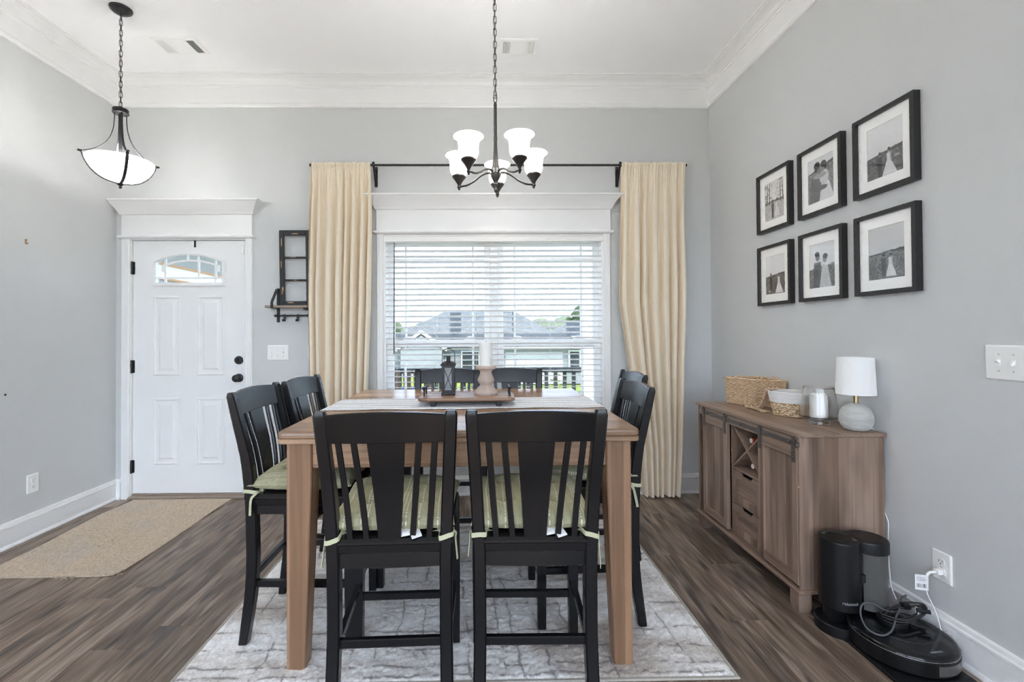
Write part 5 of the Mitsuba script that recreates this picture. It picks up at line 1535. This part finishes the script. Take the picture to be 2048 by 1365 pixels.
# ------------------------------------------------------------------ outdoors
def box_part(k, nm, b, m, **kw):
    return part(k, nm, cbox(*b, kw.pop('c', .004)), m, **kw)


solo('porch_floor', cbox(-5.0, 2.9, D + WT, 5.75, -.35, -.06, .01), 'concrete', 'pale concrete front porch floor outside the window', 'porch floor', kind='structure')
g = []
gx_, gy_ = np.linspace(-60, 60, 40), np.concatenate([np.linspace(5.75, 30, 24), np.linspace(34, 140, 14)])
GX, GY = np.meshgrid(gx_, gy_, indexing='xy')
GZ = -.35 - .85 * np.clip((GY - 6) / 14, 0, 1) - .6 * np.clip((GY - 30) / 60, 0, 1) + 3.0 * np.clip((GX - 14) / 40, 0, 1) * np.clip((GY - 35) / 40, 0, 1)
i, j = np.meshgrid(np.arange(len(gy_) - 1), np.arange(39), indexing='ij'); a = (i * 40 + j).ravel()
solo('lawn', mesh(np.stack([GX, GY, GZ], -1).reshape(-1, 3), np.vstack([np.stack([a, a + 1, a + 41], 1), np.stack([a, a + 41, a + 40], 1)])), 'lawn', 'bright green grass of the front yards outside', 'grass', kind='stuff', smooth=True)
solo('street', mesh([(-60, 11.5, -.66), (60, 11.5, -.66), (60, 16.5, -.95), (-60, 16.5, -.95)], [[0, 1, 2], [0, 2, 3]]), 'concrete', 'pale grey street beyond the porch', 'street', kind='structure', smooth=False)

for xx, lab in ((1.315, 'square white porch column outside the right part of the window'), (-1.72, 'square white porch column outside, left of the window')):
    k = thing('porch_column', lab, 'column')
    box_part(k, 'shaft', (xx - .085, xx + .085, 5.52, 5.69, -.06, 3.0), 'trim_white')
    box_part(k, 'base', (xx - .105, xx + .105, 5.50, 5.71, -.06, .12), 'trim_white')
k = thing('porch_railing', 'dark porch railing with square balusters outside the window', 'railing')
box_part(k, 'top_rail', (-1.63, 1.23, 5.56, 5.65, .82, .88), 'rail_dark')
box_part(k, 'bottom_rail', (-1.63, 1.23, 5.58, 5.63, .10, .15), 'rail_dark')
BAL = PLY(cbox(-.021, .021, -.021, .021, .14, .83, .003), 'rail_dark')
for x in np.arange(-1.56, 1.2, .112):
    part(k, 'baluster', BAL, None, to=T().translate([float(x), 5.605, 0]))
k = thing('porch_chair', 'brown wooden porch chair with a blue cushion outside the window', 'chair')
for x in (-1.02, -.50):
    for y in (4.75, 5.22):
        box_part(k, 'leg', (x - .03, x + .03, y - .03, y + .03, -.06, .62 if y < 5 else .40), 'chair_brown')
    box_part(k, 'armrest', (x - .05, x + .05, 4.70, 5.25, .60, .635), 'chair_brown')
box_part(k, 'seat', (-1.02, -.50, 4.72, 5.24, .32, .36), 'chair_brown')
for x in np.linspace(-.97, -.55, 5):
    part(k, 'back_slat', strap([(x, 4.74, .36), (x, 4.66, .93)], [1, 0, 0], .075, .018), 'chair_brown', smooth=False)
part(k, 'cushion', moved(rects([(-.20, .20, -.05, .05, 0), (-.21, .21, -.07, .07, .10), (-.20, .20, -.06, .06, .34), (-.17, .17, -.02, .02, .38)]), (-.76, 4.86, .37), rx=.16), 'blue_cloth', smooth=60)

k = thing('garage_wing', 'pale sided wing of the house seen through the glass of the front door', 'building')
part(k, 'wall', cbox(-4.1, -3.74, 3.9, 11.0, -.4, 3.2, 0), 'siding_pale')
for i in range(22):
    z = .0 + i * .115
    if z < 1.93:
        part(k, 'siding_board', loft([[(-3.74, y, z), (-3.722, y, z), (-3.732, y, z + .112), (-3.74, y, z + .112)] for y in (3.9, 11.0)]), 'siding_pale', smooth=False)
for z in (1.965, 2.135):
    part(k, 'trim_board', cbox(-3.742, -3.715, 3.9, 11.0, z - .012, z + .012, 0), 'cedar', smooth=False)
part(k, 'frieze_board', cbox(-3.742, -3.73, 3.9, 11.0, 1.98, 2.125, 0), 'trim_white', smooth=False)
part(k, 'soffit', cbox(-3.74, -3.2, 3.9, 11.0, 2.62, 2.66, 0), 'trim_white', smooth=False)


def hip_house(label, x0, x1, y0, y1, zb, ze, zr, rx0, rx1, wall, gable=None, garage=None, windows=()):
    k = thing('house', label, 'house')
    part(k, 'wall', cbox(x0, x1, y0, y1, zb, ze, 0), wall)
    ym, o = (y0 + y1) / 2, .4
    v = [(x0 - o, y0 - o, ze), (x1 + o, y0 - o, ze), (x1 + o, y1 + o, ze), (x0 - o, y1 + o, ze), (rx0, ym, zr), (rx1, ym, zr)]
    part(k, 'roof', mesh(v, [[0, 1, 5], [0, 5, 4], [1, 2, 5], [2, 3, 4], [2, 4, 5], [3, 0, 4], [0, 2, 1], [0, 3, 2]]), 'roof_shingle', smooth=False)
    part(k, 'fascia', join(cbox(x0 - o, x1 + o, y0 - o - .03, y0 - o, ze - .16, ze + .02, 0)), 'trim_white')
    if gable:
        ga, gb, gz_, gh, gy = gable
        gm = (ga + gb) / 2
        part(k, 'gable', xz(Polygon([(ga, gz_), (gb, gz_), (gm, gh)]), gy, gy + 4), 'roof_shingle', smooth=False)
        part(k, 'gable_wall', xz(Polygon([(ga + .25, gz_ - .0), (gb - .25, gz_), (gm, gh - .22)]), gy - .02, gy + .02), wall, smooth=False)
        for s in (0, 1):
            a_ = (ga, gz_) if s == 0 else (gb, gz_)
            part(k, 'rake_board', strap([(a_[0], gy - .05, a_[1]), (gm, gy - .05, gh)], [0, 1, 0], .10, .16), 'trim_white', smooth=False)
        part(k, 'porch_wall', cbox(ga + .3, gb - .3, gy, gy + 1, zb, gz_, 0), wall)
    if garage:
        a_, b_, h_ = garage
        gd = part(k, 'garage_door', cbox(a_, b_, y0 - .04, y0 + .02, zb, zb + h_, 0), 'garage_white')
        for r in range(4):
            part(gd, 'panel', cbox(a_ + .06, b_ - .06, y0 - .055, y0 - .04, zb + .05 + r * h_ / 4, zb + (r + 1) * h_ / 4 - .04, .01), 'garage_white')
    for a_, b_, c_, d_ in windows:
        w = part(k, 'window', xz(sbox(a_ - .08, c_ - .08, b_ + .08, d_ + .08).difference(sbox(a_, c_, b_, d_)), y0 - .06, y0 + .02), 'trim_white', smooth=False)
        part(w, 'pane', cbox(a_, b_, y0 - .03, y0, c_, d_, 0), 'window_dark')


hip_house('grey house with a broad hip roof straight across the street', -6.2, 5.4, 28.5, 37.0, -1.25, .62, 2.85, -2.7, 2.4, 'siding_grey', gable=(-5.0, -2.0, .35, 1.42, 26.6), windows=((-3.9, -3.1, -.9, .1), (-1.2, -.2, -.9, .15), (.6, 1.4, -.9, .1)))
hip_house('lower grey house with a pale garage door across the street, to the right', .9, 5.0, 22.0, 27.5, -1.15, .72, 1.52, 2.1, 3.8, 'siding_grey', garage=(1.15, 3.9, 1.55), windows=((4.25, 4.7, -.5, .4),))
hip_house('small house with a hip roof at the far right outside', 7.2, 13.0, 44.0, 52.0, -1.0, 1.0, 2.5, 9.2, 11.2, 'siding_pale', windows=((8.0, 9.0, -.6, .4),))
hip_house('distant low house far left outside', -14.5, -8.5, 40.0, 47.0, -1.4, .5, 1.7, -12.5, -10.5, 'siding_pale', windows=((-12, -11, -.8, .1),))


def tree(label, x, y, z0, h, r, seed, leafm='leaf'):
    k = thing('tree', label, 'tree', 'trees on the far skyline')
    part(k, 'trunk', loft([[(x + q * math.cos(t), y + q * math.sin(t), z) for t in np.linspace(0, 2 * math.pi, 8)[:-1]] for q, z in ((.30, z0), (.20, z0 + h * .4), (.05, z0 + h * .8))]), 'trunk')
    rr = np.random.default_rng(seed)
    bl_ = []
    for _ in range(9):
        a = rr.uniform(0, 6.28); q = rr.uniform(0, .65) * r; zc = z0 + h * rr.uniform(.40, .86)
        s = trimesh.creation.icosphere(subdivisions=3, radius=r * rr.uniform(.38, .6))
        n_ = meshkit.fbm(s.vertices * (3.2 / r) + seed, 3, seed)
        s.vertices *= (.72 + .56 * n_)[:, None] * np.array([1, 1, .85])
        bl_.append(moved(s, (x + q * math.cos(a), y + q * math.sin(a), zc)))
    part(k, 'foliage', join(bl_), leafm, smooth=False)


TREES = [(-24, 78, 5.2, 4.6), (-17, 82, 4.9, 4.2), (-30, 70, 5.5, 4.8), (-11, 86, 4.8, 4.0), (9, 84, 5.2, 4.3), (14.5, 80, 5.6, 4.5), (19, 76, 5.4, 4.6), (24, 72, 5.8, 4.8), (4, 90, 5.0, 4.2), (-36, 74, 6.0, 5.2), (31, 70, 6.0, 5.2)]
TREE_LABELS = ['dark skyline tree seen left of the hip roof, beside the porch column', 'dark skyline tree just left of the broad hip roof', 'dark skyline tree at the far left behind the left curtain', 'dark skyline tree behind the left end of the broad hip roof',
               'dark skyline tree just right of the broad hip roof', 'dark skyline tree behind the small far right house', 'dark skyline tree above the far right house, near the right column', 'dark skyline tree hidden behind the right porch column',
               'dark skyline tree behind the right end of the broad hip roof', 'dark skyline tree far out on the left', 'dark skyline tree far out on the right beyond the right curtain']
for i, (x, y, h, r) in enumerate(TREES):
    tree(TREE_LABELS[i], x, y, -1.9 + (1.6 if x > 15 else 0), h, r, i + 3)
tree('bright green shrub tree outside at the right of the window', 4.9, 17.5, -1.0, 2.35, 1.0, 40, 'leaf_bright')
sh_ = []
rr = np.random.default_rng(5)
for _ in range(160):
    a, q, z = rr.uniform(0, 6.28), rr.uniform(0, .26), rr.uniform(-.2, .72)
    s = .07
    d_ = np.array([math.cos(a), math.sin(a), .5]); c_ = np.array([1.02 + q * math.cos(a), 6.15 + q * math.sin(a), z])
    w_2 = np.cross(d_, [0, 0, 1]) * .35
    sh_.append(mesh([c_, c_ + d_ * s * .5 + w_2 * s, c_ + d_ * s, c_ + d_ * s * .5 - w_2 * s], [[0, 1, 2], [0, 2, 3]]))
k = thing('porch_shrub', 'yellow green leafy shrub by the porch railing', 'shrub')
part(k, 'foliage', join(sh_), 'leaf_bright', smooth=False, kind='stuff')
part(k, 'stem', join([tube([(1.02, 6.15, -.4), (1.02 + .15 * math.cos(t), 6.15 + .15 * math.sin(t), .5)], .008, 5) for t in np.arange(0, 6.2, 1.2)]), 'trunk')
